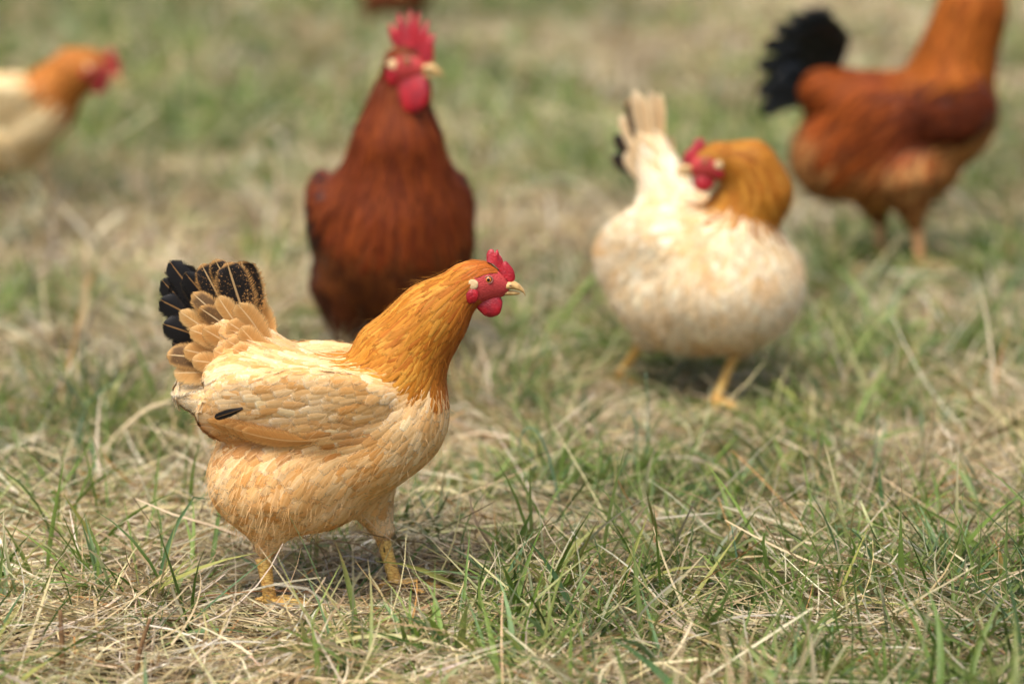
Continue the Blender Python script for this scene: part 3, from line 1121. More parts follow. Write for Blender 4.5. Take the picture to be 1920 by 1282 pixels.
def reg(L, W, lift, stiff, lance, fray, sp, *cols):
    return dict(L=L, W=W, lift=lift, stiff=stiff, lance=lance, fray=fray, sp=sp, cols=[np.array(c) for c in cols])


# ------------------------------------------------------------------ hen shape, traced from the side (pixel units of PX, ground at 0)
def H(px, py, y=0.0):
    return np.array([(px - 600) * PX, y, (1125 - py) * 0.00062 + 0.2 * abs(y)])


def hen_prims(neck, near_thigh=-1, thighs=True):
    k = PX
    S = 0.006
    E = lambda rg, fl, px, py, rx, rz, ry, pitch=0, y=0, grp=0: Prim('e', rg, fl, H(px, py, 0) + (0, y, 0), r=(rx * k - S, ry - S, rz * k - S), rot=(pitch, 0), grp=grp)
    Cn = lambda rg, fl, a, b, ra, rb, y=0, y2=None: Prim('c', rg, fl, H(*a) + (0, y, 0), H(*b) + (0, y if y2 is None else y2, 0), ra * k - S, rb * k - S)
    P = [E('back', (-1, 0, 0.0), 605, 762, 205, 94, 0.086, 0.02),
         E('back', (-1, 0, 0.0), 610, 728, 165, 66, 0.046, 0.03, 0.034), E('back', (-1, 0, 0.0), 610, 728, 165, 66, 0.046, 0.03, -0.034),
         E('breast', (-0.5, 0, -0.86), 746, 772, 106, 114, 0.075),
         E('breast', (-0.7, 0, -0.7), 700, 830, 100, 90, 0.074, 0.5),
         E('belly', (-0.8, 0, -0.6), 570, 862, 160, 98, 0.080),
         E('belly', (-0.7, 0, -0.7), 575, 925, 112, 74, 0.062),
         Cn('saddle', (-0.86, 0, 0.42), (565, 735), (432, 616), 84, 54),
         E('saddle', (-0.96, 0, 0.12), 480, 712, 92, 62, 0.034, -0.5, 0.046), E('saddle', (-0.96, 0, 0.12), 480, 712, 92, 62, 0.034, -0.5, -0.046),
         Cn('vent', (-0.97, 0, 0.1), (470, 770), (366, 733), 70, 33)]
    if thighs:
        for s, fx, tx in ((near_thigh, 490, 507), (-near_thigh, 668, 716)):
            P += [E('thigh', (-0.5, 0, -0.86), fx, 880 if fx < 500 else 885, 98 if fx < 500 else 75, 100 if fx < 500 else 80, 0.052, 0, s * 0.036),
                  Cn('thigh', (-0.15, 0, -1), (fx + (26 if fx < 500 else 14), 915), (tx, 1002), 84 if fx < 500 else 62, 30, s * 0.036)]
    for s in (-1, 1):
        P.append(Prim('e', 'wing', (-1, 0, -0.16), H(560, 762) + (0, s * 0.070, 0.014), r=(0.106, 0.016, 0.050), rot=(0.10, s * 0.06, -s * 0.34), grp=1))
    return P + neck


def hen_legs(bird, mat, near=-1, f1=None, f2=None, claws=True):
    f1 = f1 if f1 is not None else (H(512, 1125)[0], near * 0.036, 0.0)
    f2 = f2 if f2 is not None else (H(742, 1125)[0], -near * 0.036, 0.0)
    build_leg(bird, H(500, 1025) + (0, near * 0.036, 0), f1, -0.1, mat, claws=claws)
    build_leg(bird, H(712, 1005) + (0, -near * 0.036, 0), f2, 0.05, mat, claws=claws)


buff = [lin(238, 198, 138), lin(230, 184, 120), lin(244, 210, 156), lin(220, 166, 98)]
gold = [lin(196, 132, 42), lin(182, 114, 30), lin(206, 146, 56), lin(168, 98, 24)]
fg_neck = [Prim('c', 'neck', (-0.72, 0, -0.75), H(756, 664), H(812, 592), 98 * PX - 0.006, 66 * PX - 0.005),
           Prim('c', 'neck', (-0.75, 0, -0.65), H(812, 592), H(868, 534), 66 * PX - 0.005, 42 * PX - 0.005)]
fg_head = Head(H(905, 523))
buff_feathers = feather_material('buff_feathers', (1.2, 1.5, 2.1), 0.95, streak=0.40, trans=0.16)


def hen_regions(body, neck, head, vent, fr=1.0):
    return dict(
        back=reg(0.034, 0.0180, 0.040, 0.0, 0.0, 0.42 * fr, 0.0070, *body),
        saddle=reg(0.044, 0.0175, 0.060, 0.22, 0.1, 0.42 * fr, 0.0068, *body),
        wing=reg(0.026, 0.0165, 0.042, 0.1, 0.0, 0.40 * fr, 0.0066, *body),
        breast=reg(0.022, 0.0130, 0.022, 0.05, 0.0, 0.55 * fr, 0.0052, *body),
        belly=reg(0.034, 0.0230, 0.06, 0.1, 0.0, 0.80 * fr, 0.0070, *body),
        thigh=reg(0.027, 0.0195, 0.06, 0.15, 0.0, 0.80 * fr, 0.0060, *body),
        vent=reg(0.042, 0.0190, 0.12, 0.5, 0.0, 0.75 * fr, 0.0066, *vent),
        neck=reg(0.040, 0.0098, 0.024, 0.08, 0.6, 0.45, 0.0042, *neck),
        head=reg(0.013, 0.0036, 0.05, 0.05, 0.7, 0.35, 0.0024, *head))


hen_regs = hen_regions(buff, gold, [lin(200, 122, 38), lin(184, 102, 30), lin(210, 140, 58)], [lin(244, 222, 180), lin(236, 204, 148)])
FG = (-0.22, 3.155, float(gz(-0.22, 3.155)))


def fg_recolor(P, c, rg):
    c = c.copy()
    nk = (rg == 'neck') | (rg == 'head')
    # throat side of the neck is a deeper rust
    f = np.clip((P[:, 0] - H(835, 0)[0] + (P[:, 2] - H(0, 600)[2]) * -0.35) / 0.03, 0, 1)
    rust = lin(176, 92, 30)
    c[nk] = c[nk] * (1 - f[nk, None]) + rust * f[nk, None]
    wg = rg == 'wing'
    lowf = np.clip((H(0, 775)[2] + 0.018 - P[:, 2]) / 0.025, 0, 1)[:, None]
    c[wg] = (c * (1 - 0.65 * lowf) + lin(192, 128, 64) * 0.65 * lowf)[wg]
    # patchy warm and pale areas over the body
    v = vnoise(P[:, 0] + P[:, 1] * 0.7, P[:, 2], 26, 4)[:, None]
    t = np.where(v > 0.5, np.array([[1.05, 1.09, 1.18]]), np.array([[0.96, 0.86, 0.70]]))
    c[~nk] *= (1 + (t - 1) * np.abs(v - 0.5) * 2.2)[~nk]
    return c


hen1, sol1 = build_bird('hen', FG, 0, hen_prims(fg_neck), fg_head, hen_regs, buff_feathers, 0.75, indiv=260, hgrid=0.004, cand=60000, down=4500, recolor=fg_recolor)
hen_legs(hen1, LEG_Y)
tag(hen1, 'buff hen with golden neck and black tail tips walking in the foreground', 'hen')


# tail and wing quills of the front hen
Q_BLACK = quill_material('black_tail_feather', lin(24, 23, 24), lin(170, 140, 92), rimw=(0.90, 1.0), shaftc=lin(150, 112, 66))
Q_MOTT = quill_material('mottled_tail_feather', lin(30, 27, 26), lin(206, 158, 96), speck=0.13, rimw=(0.66, 0.92), shaftc=lin(214, 178, 124))
Q_BUFF = quill_material('buff_quill', lin(212, 162, 96), lin(226, 186, 124), rimw=(0.3, 0.95), rough=0.6, shaftc=lin(240, 212, 160))
Q_SPECK = quill_material('speckled_buff_quill', lin(120, 92, 60), lin(214, 168, 104), speck=0.16, rimw=(0.5, 0.9), rough=0.6, shaftc=lin(240, 212, 160))
Q_TAN = quill_material('tan_wing_quill', lin(198, 140, 74), lin(214, 164, 98), rimw=(0.4, 0.98), rough=0.5, shaftc=lin(226, 184, 124))

HEN_TAIL = [  # root px, tip px, width px, kind, sideways
    ((450, 650), (319, 522), 56, 'k', 0.002), ((452, 645), (334, 486), 54, 'k', 0.004), ((452, 650), (317, 560), 60, 'k', 0.006),
    ((450, 655), (318, 598), 58, 'k', 0.009), ((450, 662), (334, 632), 48, 'k', 0.008), ((455, 640), (360, 502), 52, 'k', 0.010),
    ((462, 632), (394, 487), 52, 'm', 0.013), ((470, 630), (423, 484), 50, 'm', 0.015), ((482, 625), (446, 486), 70, 'm', 0.018)]
HEN_COVERT = [((490, 670), (374, 540), 46, 's', 0.020), ((480, 680), (349, 574), 44, 'b', 0.021), ((500, 672), (388, 568), 46, 's', 0.022), ((505, 668), (420, 545), 44, 'b', 0.022),
              ((515, 660), (455, 556), 48, 'b', 0.024), ((500, 682), (368, 606), 44, 'b', 0.023), ((505, 690), (396, 606), 44, 'b', 0.024), ((470, 690), (325, 656), 52, 's', 0.017),
              ((480, 690), (352, 640), 44, 'b', 0.021), ((490, 705), (338, 690), 48, 'b', 0.018), ((520, 670), (434, 586), 46, 'b', 0.025), ((500, 700), (372, 664), 46, 'b', 0.023),
              ((535, 680), (462, 600), 42, 'b', 0.029), ((530, 690), (436, 622), 42, 'b', 0.029), ((525, 700), (410, 640), 42, 'b', 0.028), ((520, 712), (392, 676), 42, 'b', 0.027), ((545, 690), (452, 640), 40, 'b', 0.032)]


def hen_tail(bird, mats, up=None, lists=(HEN_TAIL, HEN_COVERT), both=True):
    for li in lists:
        for (r, t, wd, kd, y) in li:
            for s in ((-1, 1) if both else (-1,)):
                a, b = H(*r), H(t[0] + (6 if kd in 'bs' else 0) + (8 if s > 0 else 0), t[1] + (8 if s > 0 else 0))
                if up is not None:
                    a, b = up(a), up(b)
                off = 0.004 if s > 0 else 0
                jx = random.uniform(-0.003, 0.003)
                quill('tail_feather', bird, mats[kd], a + (0, s * y * 0.6, 0), b + (0.002 * s + off + jx, s * y * 1.3, -jx), wd * 1.12 * PX, (0.06 + random.uniform(-0.2, 0.2), s, 0.16 + random.uniform(-0.15, 0.15)), bow=(0.02 + random.uniform(-0.04, 0.04)) * s, curl=random.uniform(-0.05, 0.02), tipsharp=random.uniform(2.4, 3.6))


hen_tail(hen1, dict(k=Q_BLACK, m=Q_MOTT, b=Q_BUFF, s=Q_SPECK))
for s in (-1, 1):
    for i in range(5):
        r = H(650 - 10 * i, 812 + 1.5 * i) + (0, s * (0.074 + 0.001 * i), 0.016)
        t = H(406 + 16 * i, 780 + 4.5 * i) + (0, s * (0.084 + 0.0010 * i), 0.016)
        quill('wing_feather', hen1, Q_TAN, r, t, 40 * PX, (0, s, -0.25), bow=-0.05 * s, curl=-0.01, camber=0.05, rows=14)
    quill('wing_feather', hen1, Q_BLACK, H(476, 754) + (0, s * 0.094, 0.016), H(424, 771) + (0, s * 0.095, 0.016), 18 * PX, (0, s, -0.1))


# ------------------------------------------------------------------ the other birds
def to_local(loc, yaw, p):
    d = np.array(p, float) - np.array(loc, float)
    c, s_ = math.cos(-yaw), math.sin(-yaw)
    return np.array([c * d[0] - s_ * d[1], s_ * d[0] + c * d[1], d[2]])


# cream hen looking back over its shoulder
CR = (0.278, 4.31, float(gz(0.278, 4.31)))
CY = R(-54)
cl = lambda dx, dy, z: to_local((0, 0, 0), CY, (dx, dy, z))
cream = [lin(242, 226, 190), lin(236, 214, 172), lin(246, 234, 206), lin(228, 196, 144)]


def enlarge(prims, k, skip=('neck',)):
    for p in prims:
        p.a = p.a * k
        if p.b is not None:
            p.b = p.b * k
        p.r = p.r * k
        if p.rb is not None:
            p.rb = p.rb * k
    return prims


cbody = [p for p in hen_prims([], near_thigh=-1) if p.reg not in ('saddle', 'vent')]
cbody = enlarge(cbody, 1.06)
for p in cbody:
    if p.reg == 'wing':
        p.a = p.a + (-0.01, 0, -0.050)
        p.r = p.r * np.array([1.0, 1.4, 1.35])
        p.M = np.eye(3)
cbody += [Prim('c', 'saddle', (-0.55, 0, 0.8), (-0.040, 0, 0.250), (-0.100, 0, 0.372), 0.060, 0.024),
          Prim('c', 'vent', (-0.9, 0, 0.2), (-0.09, 0, 0.22), (-0.135, 0, 0.245), 0.045, 0.022),
          Prim('e', 'breast', (-0.2, 0, -1), (0.078, 0.012, 0.180), r=(0.102, 0.116, 0.098)),
          Prim('e', 'belly', (-0.4, 0, -0.9), (0.0, 0, 0.160), r=(0.110, 0.100, 0.092))]
a0, a1, a2, a3 = cl(0.066, -0.060, 0.296), cl(0.092, -0.064, 0.322), cl(0.078, -0.070, 0.362), cl(0.036, -0.080, 0.374)
cneck = [Prim('c', 'neck', (-0.05, 0, -1), a0, a1, 0.046, 0.045), Prim('c', 'neck', a1 - a2 + (0, 0, -0.02), a1, a2, 0.045, 0.034), Prim('c', 'neck', a2 - a3, a2, a3, 0.034, 0.022)]
chead = Head(cl(0.016, -0.086, 0.370), R(186) - CY, -0.05, 1.05)
cream_f = feather_material('cream_feathers', (1.05, 1.10, 1.22), 0.8, trans=0.15)
def cream_recolor(P, c, rg):
    c = c.copy()
    nk = (rg == 'neck') | (rg == 'head')
    v = vnoise(P[:, 0] + 0.6 * P[:, 1], P[:, 2] + 0.3 * P[:, 1], 24, 33)
    f = np.clip((v - 0.52) / 0.3, 0, 1)[:, None] * 0.5
    b_ = c * (1 - f) + lin(224, 176, 112) * f
    c[~nk] = b_[~nk]
    c[nk] *= 0.82
    return c


cream_regs = hen_regions(cream, gold, gold[:3], cream[:3], 1.2)
for k_ in ('back', 'wing', 'breast', 'belly', 'thigh', 'vent'):
    cream_regs[k_]['lift'] *= 3.0
    cream_regs[k_]['stiff'] += 0.15
hen2, sol2 = build_bird('hen', CR, CY, cbody + cneck, chead, cream_regs, cream_f, 0.8, big=1.25, cand=30000, hgrid=0.006, down=12000, rows=5, cross=4, jit=0.08, recolor=cream_recolor)
f1 = to_local(CR, CY, (0.165, 4.40, float(gz(0.165, 4.40)))); f2 = to_local(CR, CY, (0.306, 4.21, float(gz(0.306, 4.21))))
build_leg(hen2, (-0.075, -0.040, 0.075), f1, 0, LEG_Y); build_leg(hen2, (0.075, 0.030, 0.085), f2, 0, LEG_Y)
Q_CREAM = quill_material('cream_quill', lin(232, 200, 150), lin(244, 224, 184), rimw=(0.3, 0.95), rough=0.6, shaftc=lin(250, 236, 206))
for s in (-1, 1):
    for i, (x, z, w_, m_) in enumerate([(-0.200, 0.350, 0.030, Q_BLACK), (-0.190, 0.385, 0.032, Q_BLACK), (-0.172, 0.418, 0.034, Q_CREAM), (-0.150, 0.445, 0.036, Q_MOTT), (-0.128, 0.462, 0.040, Q_CREAM), (-0.108, 0.458, 0.036, Q_CREAM)]):
        quill('tail_feather', hen2, m_, (-0.095, s * 0.006, 0.315), (x, s * (0.006 + 0.003 * i), z), w_, (0.1, s, 0.1), bow=0.02 * s)
    for i, (x, z) in enumerate([(-0.150, 0.360), (-0.135, 0.385), (-0.112, 0.400), (-0.092, 0.392)]):
        quill('tail_feather', hen2, Q_CREAM, (-0.070, s * 0.018, 0.300), (x, s * (0.020 + 0.002 * i), z), 0.032, (0.1, s, 0.1), bow=0.02 * s)
tag(hen2, 'cream hen with golden neck turning its head back over its shoulder', 'hen')


# roosters, traced from the side (right rooster)
RP = 0.001065


def RR(px, py, y=0.0):
    return np.array([(px - 1685) * RP, y, (503 - py) * RP])


def rooster_prims(sc, wid, neck):
    S = 0.007
    E = lambda rg, fl, px, py, rx, rz, ry, pitch=0, y=0: Prim('e', rg, fl, sc * (RR(px, py) + (0, y * wid, 0)), r=(sc * rx * RP - S, sc * ry * wid - S, sc * rz * RP - S), rot=(pitch, 0))
    Cn = lambda rg, fl, a, b, ra, rb, y=0: Prim('c', rg, fl, sc * (RR(*a) + (0, y, 0)), sc * (RR(*b) + (0, y, 0)), sc * ra * RP - S, sc * rb * RP - S)
    P = [E('back', (-1, 0, -0.25), 1690, 225, 155, 98, 0.095, 0.12),
         E('breast', (-0.45, 0, -0.9), 1775, 215, 92, 100, 0.092),
         E('belly', (-0.7, 0, -0.7), 1680, 312, 125, 84, 0.085, 0.15),
         E('vent', (-0.6, 0, -0.8), 1562, 285, 92, 92, 0.072),
         Cn('saddle', (-0.8, 0, -0.5), (1620, 200), (1530, 165), 75, 50)]
    for s, fx, tx in ((1, 1625, 1652), (-1, 1690, 1702)):
        P.append(Cn('thigh', (-0.1, 0, -1), (fx, 330), (tx, 412), 66, 21, s * 0.045 * wid))
    for s in (-1, 1):
        P.append(Prim('e', 'wing', (-1, 0, -0.15), sc * (RR(1755, 198) + (0, s * 0.086 * wid, 0)), r=(sc * 0.092, 0.026, sc * 0.066), rot=(0.05, s * 0.12, 0), grp=1))
        P.append(Prim('e', 'saddle', (-0.7, 0, -0.75), sc * (RR(1605, 235) + (0, s * 0.062 * wid, 0)), r=(sc * 0.075, 0.016, sc * 0.080), rot=(0.1, s * 0.2, -s * 0.1)))
    return P + neck


def roo_regions(body, breast, wing, saddle, neck, vent):
    return dict(back=reg(0.036, 0.016, 0.06, 0.1, 0.2, 0.3, 0.0076, *body), breast=reg(0.030, 0.018, 0.05, 0.05, 0.0, 0.35, 0.0070, *breast),
                belly=reg(0.036, 0.020, 0.08, 0.1, 0.0, 0.6, 0.0074, *breast), vent=reg(0.046, 0.020, 0.10, 0.3, 0.0, 0.7, 0.0074, *vent),
                thigh=reg(0.030, 0.016, 0.07, 0.15, 0.0, 0.6, 0.0066, *vent), saddle=reg(0.075, 0.0095, 0.05, 0.15, 0.9, 0.35, 0.0062, *saddle),
                wing=reg(0.032, 0.020, 0.06, 0.1, 0.0, 0.2, 0.0080, *wing), neck=reg(0.070, 0.0085, 0.05, 0.12, 0.9, 0.35, 0.0052, *neck),
                head=reg(0.016, 0.005, 0.06, 0.05, 0.7, 0.35, 0.0034, *neck))


def quills(bird, items, mats, name='tail_feather'):
    for r, t, wd, kd, nrm, bow, curl in items:
        quill(name, bird, mats[kd], r, t, wd, nrm, bow=bow, curl=curl, rows=14)


# right rooster
RW = (0.775, 5.62, float(gz(0.775, 5.62)))
rn = [Prim('c', 'neck', (-0.35, 0, -0.94), RR(1775, 135), RR(1808, 20), 0.082, 0.062), Prim('c', 'neck', (-0.2, 0, -1), RR(1808, 20), RR(1826, -62), 0.060, 0.034)]
rh = Head(RR(1842, -85), 0, 0, 1.3)
copper = feather_material('copper_feathers', (1.2, 1.3, 1.4), 0.6, rough=0.65, spec=0.12)
brown_b = [lin(172, 112, 60), lin(150, 94, 46), lin(192, 134, 78)]
roo2, sol3 = build_bird('rooster', RW, R(4), rooster_prims(1.0, 1.0, rn), rh,
    roo_regions([lin(134, 66, 28), lin(116, 52, 24)], brown_b, [lin(90, 40, 18), lin(76, 32, 16), lin(104, 48, 22)], [lin(158, 80, 30), lin(140, 68, 26), lin(112, 56, 26)], [lin(154, 84, 26), lin(136, 68, 20), lin(168, 98, 36)], [lin(170, 122, 72), lin(150, 100, 56), lin(126, 76, 38)]),
    copper, 0.7, big=1.5, cand=20000, hgrid=0.008, roo=True, rows=5, cross=3, jit=0.14)
Q_JET = quill_material('jet_tail_feather', lin(22, 25, 25), lin(46, 48, 44), rimw=(0.8, 1.0), rough=0.3, shaftc=lin(40, 38, 36))
it = []
for s in (-1, 1):
    for i, (px, py, w_, bow) in enumerate([(1416, 208, 46, 0.05), (1410, 170, 48, 0.06), (1412, 118, 50, 0.06), (1424, 78, 50, 0.08), (1446, 48, 50, 0.10), (1474, 26, 50, 0.12), (1506, 16, 48, 0.14)]):
        it.append((RR(1545 - 2 * i, 185 - 4 * i) + (0, s * 0.010, 0), RR(px, py) + (0, s * (0.012 + 0.008 * i), 0), w_ * 0.92 * RP, 'j', (0.1, s, 0.1), (0.06 + 1.4 * bow) * s, 0.02))
    for k_, (px, py) in enumerate(((1432, 150), (1428, 100), (1450, 64), (1490, 44))):
        it.append((RR(1550, 165 - 6 * k_) + (0, s * 0.014, 0), RR(px, py) + (0, s * (0.05 + 0.01 * k_), 0), 34 * RP, 'j', (0.1, s, 0.3), 0.34 * s, 0.03))
    it.append((RR(1545, 150) + (0, s * 0.012, 0), RR(1580, 60) + (0, s * 0.05, 0), 34 * RP, 'j', (0.1, s, 0.1), -0.55 * s, 0.05))
    it.append((RR(1540, 160) + (0, s * 0.012, 0), RR(1540, 10) + (0, s * 0.04, 0), 40 * RP, 'j', (0.1, s, 0.1), -0.32 * s, 0.05))
quills(roo2, it, dict(j=Q_JET))
for k, (hx, fx, s) in enumerate(((1652, 1655, 1), (1704, 1716, -1))):
    build_leg(roo2, RR(hx, 400) + (0, s * 0.045, 0), RR(fx, 503) + (0, s * 0.045, 0), 0.1 * s, LEG_P, 1.35)
tag(roo2, 'copper rooster with black tail and maroon wing, head out of frame', 'rooster')

# central rooster facing the camera, head turned
CW = (-0.192, 4.50, float(gz(-0.192, 4.50)))
RY = R(-80)
dl = lambda dx, dy, z: to_local((0, 0, 0), RY, (dx, dy, z))
b0, b1, b2, b3 = dl(0.010, -0.060, 0.300), dl(0.014, -0.085, 0.385), dl(0.016, -0.092, 0.450), dl(0.016, -0.098, 0.492)
E_ = lambda rg, fl, c, r, rot=(0, 0), grp=0: Prim('e', rg, fl, c, r=r, rot=rot, grp=grp)
rp = [E_('breast', (-0.4, 0, -0.9), (0.055, 0, 0.225), (0.105, 0.122, 0.112)),
      E_('back', (-1, 0, -0.2), (-0.045, 0, 0.250), (0.150, 0.112, 0.088)),
      E_('belly', (-0.5, 0, -0.85), (0.005, 0, 0.175), (0.120, 0.126, 0.092)),
      E_('vent', (-0.6, 0, -0.8), (-0.120, 0, 0.200), (0.085, 0.085, 0.080)),
      Prim('c', 'saddle', (-0.8, 0, -0.5), (-0.07, 0, 0.27), (-0.15, 0, 0.30), 0.060, 0.040)]
for s in (-1, 1):
    rp += [Prim('c', 'thigh', (-0.1, 0, -1), (0.020, s * 0.072, 0.140), (0.035, s * 0.078, 0.062), 0.060, 0.018),
           E_('wing', (-0.95, 0, -0.3), (-0.015 if s < 0 else -0.035, s * (0.108 if s < 0 else 0.096), 0.252), (0.105, 0.028, 0.078), (0.1, s * 0.1, -s * 0.05), 1)]
rp += [Prim('c', 'neck', (-0.25, 0, -0.97), b0, b1, 0.106, 0.064), Prim('c', 'neck', (-0.12, 0, -1), b1, b2, 0.064, 0.039), Prim('c', 'neck', (-0.1, 0, -1), b2, b3, 0.034, 0.022)]
rh = Head(dl(0.026, -0.122, 0.512), R(-16) - RY, 0.0, 1.28)
maho = [lin(104, 52, 22), lin(86, 40, 18), lin(120, 62, 26)]
mahogany = feather_material('mahogany_feathers', (1.2, 1.3, 1.4), 0.6, rough=0.6, spec=0.18)
def roo_recolor(P, c, rg):
    c = c.copy()
    v = vnoise(P[:, 1] + 0.4 * P[:, 0], P[:, 2], 22, 31)[:, None]
    c *= 0.60 + 0.55 * v
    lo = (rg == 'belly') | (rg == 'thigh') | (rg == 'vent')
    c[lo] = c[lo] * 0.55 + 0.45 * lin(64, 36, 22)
    br_ = rg == 'breast'
    c[br_] = c[br_] * np.array([1.0, 1.12, 1.15])
    return c


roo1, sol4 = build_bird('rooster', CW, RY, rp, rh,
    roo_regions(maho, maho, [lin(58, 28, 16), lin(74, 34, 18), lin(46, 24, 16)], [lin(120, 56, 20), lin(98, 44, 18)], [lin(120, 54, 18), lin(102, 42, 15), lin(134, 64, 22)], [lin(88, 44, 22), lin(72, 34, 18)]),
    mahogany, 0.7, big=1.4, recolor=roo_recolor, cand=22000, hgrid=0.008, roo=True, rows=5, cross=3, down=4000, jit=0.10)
Q_MAH = quill_material('mahogany_quill', lin(90, 40, 22), lin(140, 80, 44), rimw=(0.7, 0.98), rough=0.45, shaftc=lin(150, 100, 60))
it = []
for s in (-1, 1):
    for i in range(6):
        it.append((np.array([-0.145, s * 0.012, 0.300]), np.array([-0.255 + 0.008 * i, s * (0.015 + 0.004 * i), 0.29 + 0.018 * i]), 0.045, 'j', (0.1, s, 0.1), -0.06 * s, 0.02))
quills(roo1, it, dict(j=Q_JET, m=Q_MAH))
for s, fx in ((1, -0.01), (-1, 0.055)):
    build_leg(roo1, (0.035, s * 0.078, 0.075), (fx + 0.01, s * 0.078, 0.0), 0.1 * s, LEG_Y, 1.25)
tag(roo1, 'mahogany rooster with large red comb facing the camera behind the front hen', 'rooster')

# pale hen cut by the left edge
LW = (-1.145, 6.43, float(gz(-1.145, 6.43)))
ln = [Prim('c', 'neck', (-0.9, 0, -0.35), H(770, 705), H(850, 640), 0.058, 0.045), Prim('c', 'neck', (-0.9, 0, -0.3), H(850, 640), H(905, 618), 0.045, 0.028)]
lh = Head(H(932, 622), 0, -0.35, 1.3)
pale = [lin(242, 214, 158), lin(234, 198, 136), lin(246, 226, 178)]
hen3, sol5 = build_bird('hen', LW, R(-8), hen_prims(ln), lh, hen_regions(pale, [lin(188, 120, 50), lin(172, 104, 40)], [lin(172, 104, 40), lin(156, 88, 34)], pale, 1.0), cream_f, 0.8, big=1.5, cand=14000, hgrid=0.008, rows=5, cross=3)
hen_legs(hen3, LEG_Y, claws=False)
hen_tail(hen3, dict(k=Q_BLACK, m=Q_MOTT, b=Q_BUFF, s=Q_BUFF), both=False)
hen3.scale = (1.07,) * 3
tag(hen3, 'pale hen with red face leaning in from the left edge', 'hen')

# brown hen far behind, its body cut by the top edge
BW = (-0.48, 11.4, float(gz(-0.48, 11.4)))
br = [lin(120, 66, 34), lin(104, 54, 28), lin(140, 80, 44)]
hen4, sol6 = build_bird('hen', BW, R(175), hen_prims(fg_neck), Head(H(905, 523)), hen_regions(br, br, br, br), mahogany, 0.7, big=2.2, cand=7000, hgrid=0.010, rows=5, cross=3)
hen_legs(hen4, LEG_Y, claws=False)
hen_tail(hen4, dict(k=Q_BLACK, m=Q_MAH, b=Q_MAH, s=Q_MAH), both=False)
hen4.scale = (1.25,) * 3
tag(hen4, 'brown hen far behind the roosters, cut by the top edge', 'hen')


# ------------------------------------------------------------------ single plants that stand out of the grass
STEM = plain('wild_onion_green', lin(92, 124, 96), 0.5, 60, 0.3)
DRY = plain('bleached_dry_leaf', lin(206, 188, 150), 0.7, 60, 0.3)
WEED = plain('brown_dead_weed', lin(128, 98, 66), 0.8, 80, 0.4)


def stalk(name, pts, r0, r1, mat, parent=None, n=8):
    pts = np.array(pts, float)
    t = np.linspace(0, 1, len(pts)); u = np.linspace(0, 1, 14)
    # smooth through the points
    q = np.stack([np.interp(u, t, pts[:, k]) for k in range(3)], 1)
    for _ in range(3):
        q[1:-1] = 0.25 * q[:-2] + 0.5 * q[1:-1] + 0.25 * q[2:]
    v, f = tube(q, np.linspace(r0, r1, 14), n)
    return mesh_from(name, v, f, mat, parent=parent)


def on(x, y, *offs):
    g = float(gz(x, y))
    return [(x + a, y + b, g + c) for a, b, c in offs]


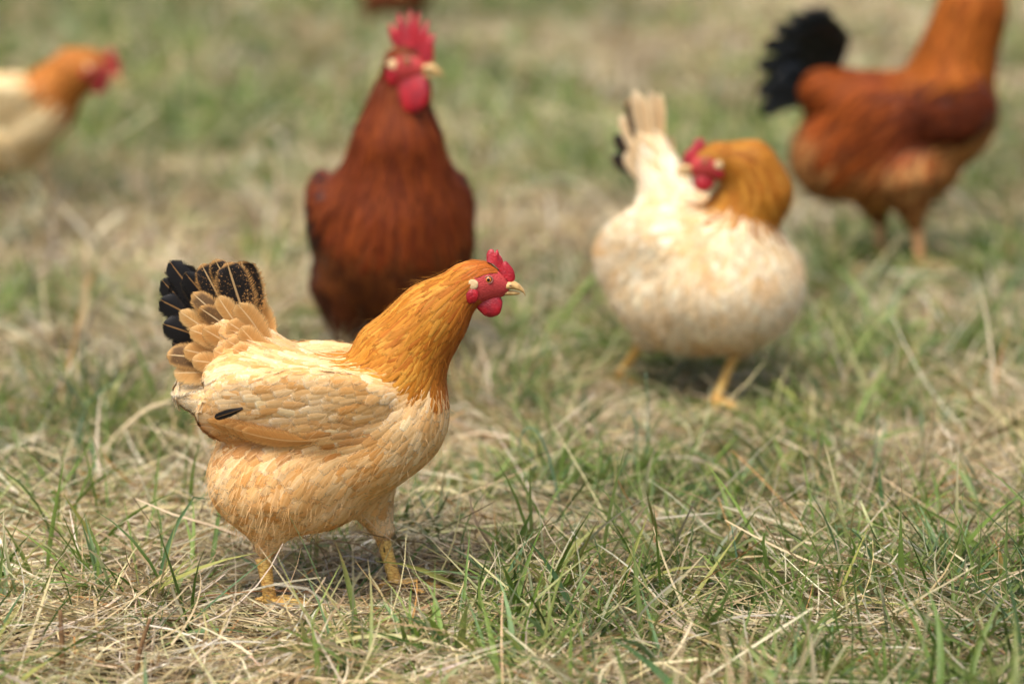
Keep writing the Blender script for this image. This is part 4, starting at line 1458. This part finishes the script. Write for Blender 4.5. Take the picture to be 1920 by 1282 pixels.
for (x, y, offs, lab) in [
    (0.066, 3.55, ((0, 0, -0.01), (-0.008, 0, 0.04), (-0.020, 0, 0.09), (-0.030, 0, 0.115), (-0.046, 0, 0.128), (-0.056, 0, 0.112), (-0.058, 0, 0.090)), 'tall blue-green onion stem with hooked tip right of the front hen'),
    (0.176, 3.70, ((0, 0, -0.01), (0.004, 0, 0.06), (0.006, 0, 0.11), (0.001, 0, 0.165)), 'straight blue-green stem with dry tip before the cream hen'),
    (0.168, 3.72, ((0, 0, -0.01), (-0.004, 0, 0.05), (0.0, 0, 0.095), (-0.012, 0, 0.112), (-0.020, 0, 0.095)), 'short stem curling over beside the straight one before the cream hen'),
    (0.268, 3.20, ((0, 0, -0.01), (-0.006, 0, 0.04), (-0.014, 0, 0.085)), 'slender blue-green stem standing in the lower right grass'),
    (0.470, 3.62, ((0, 0, -0.01), (0.002, 0, 0.05), (0.006, 0, 0.12)), 'dark green stem standing near the right edge'),
    (-0.362, 3.40, ((0, 0, -0.01), (0.001, 0, 0.05), (-0.003, 0, 0.12)), 'dark green stem close behind the front hen')]:
    tag(stalk('onion_stem', on(x, y, *offs), 0.0017, 0.0006, STEM), lab, 'plant stem')
for (x, y, offs, r, m, lab) in [
    (-0.58, 3.85, ((0, 0, -0.01), (0.03, 0, 0.035), (0.075, 0.0, 0.075), (0.11, 0, 0.085)), 0.0042, DRY, 'broad bleached leaf arching up at the left edge'),
    (-0.45, 3.95, ((0, 0, -0.01), (0.010, 0, 0.06), (0.030, 0, 0.11), (0.040, 0, 0.15)), 0.0034, DRY, 'upright bleached stalk left of the front hen'),
    (-0.235, 3.85, ((0, 0, -0.01), (0.020, 0, 0.07), (0.040, 0, 0.110), (0.070, 0, 0.085), (0.095, 0, 0.04)), 0.0028, DRY, 'bent dry stalk between the front hen and the mahogany rooster'),
    (-0.470, 2.86, ((0, 0, -0.01), (0.001, 0, 0.035), (0.0, 0, 0.075)), 0.0040, WEED, 'dark brown stalk blurred in the bottom left corner'),
    (-0.395, 2.86, ((0, 0, -0.01), (0.006, 0, 0.03), (0.018, 0, 0.065)), 0.0034, WEED, 'leaning brown stalk blurred below the front hen')]:
    tag(stalk('dry_stalk', on(x, y, *offs), r, r * 0.5, m), lab, 'dry stalk')

for (x, y, n, hgt, lab) in [(0.205, 2.40, 34, 0.17, 'brown dead weed clump blurred at the bottom edge'), (0.130, 2.46, 16, 0.15, 'smaller pale weed clump blurred at the bottom edge')]:
    wd = empty('dead_weed', (x, y, float(gz(x, y))))
    for i in range(n):
        a = rng.random() * 6.28; l = hgt * (0.55 + 0.5 * rng.random()); k = 0.25 + 0.5 * rng.random()
        dx, dy = math.cos(a) * k * l, math.sin(a) * k * l
        stalk('stalk', [(0.02 * math.cos(a), 0.02 * math.sin(a), -0.01), (0.4 * dx, 0.4 * dy, 0.5 * l), (0.75 * dx, 0.75 * dy, 0.85 * l), (1.1 * dx, 1.1 * dy, l)], 0.0017, 0.0006, WEED if rng.random() < 0.65 else DRY, wd, 5)
    tag(wd, lab, 'weed')
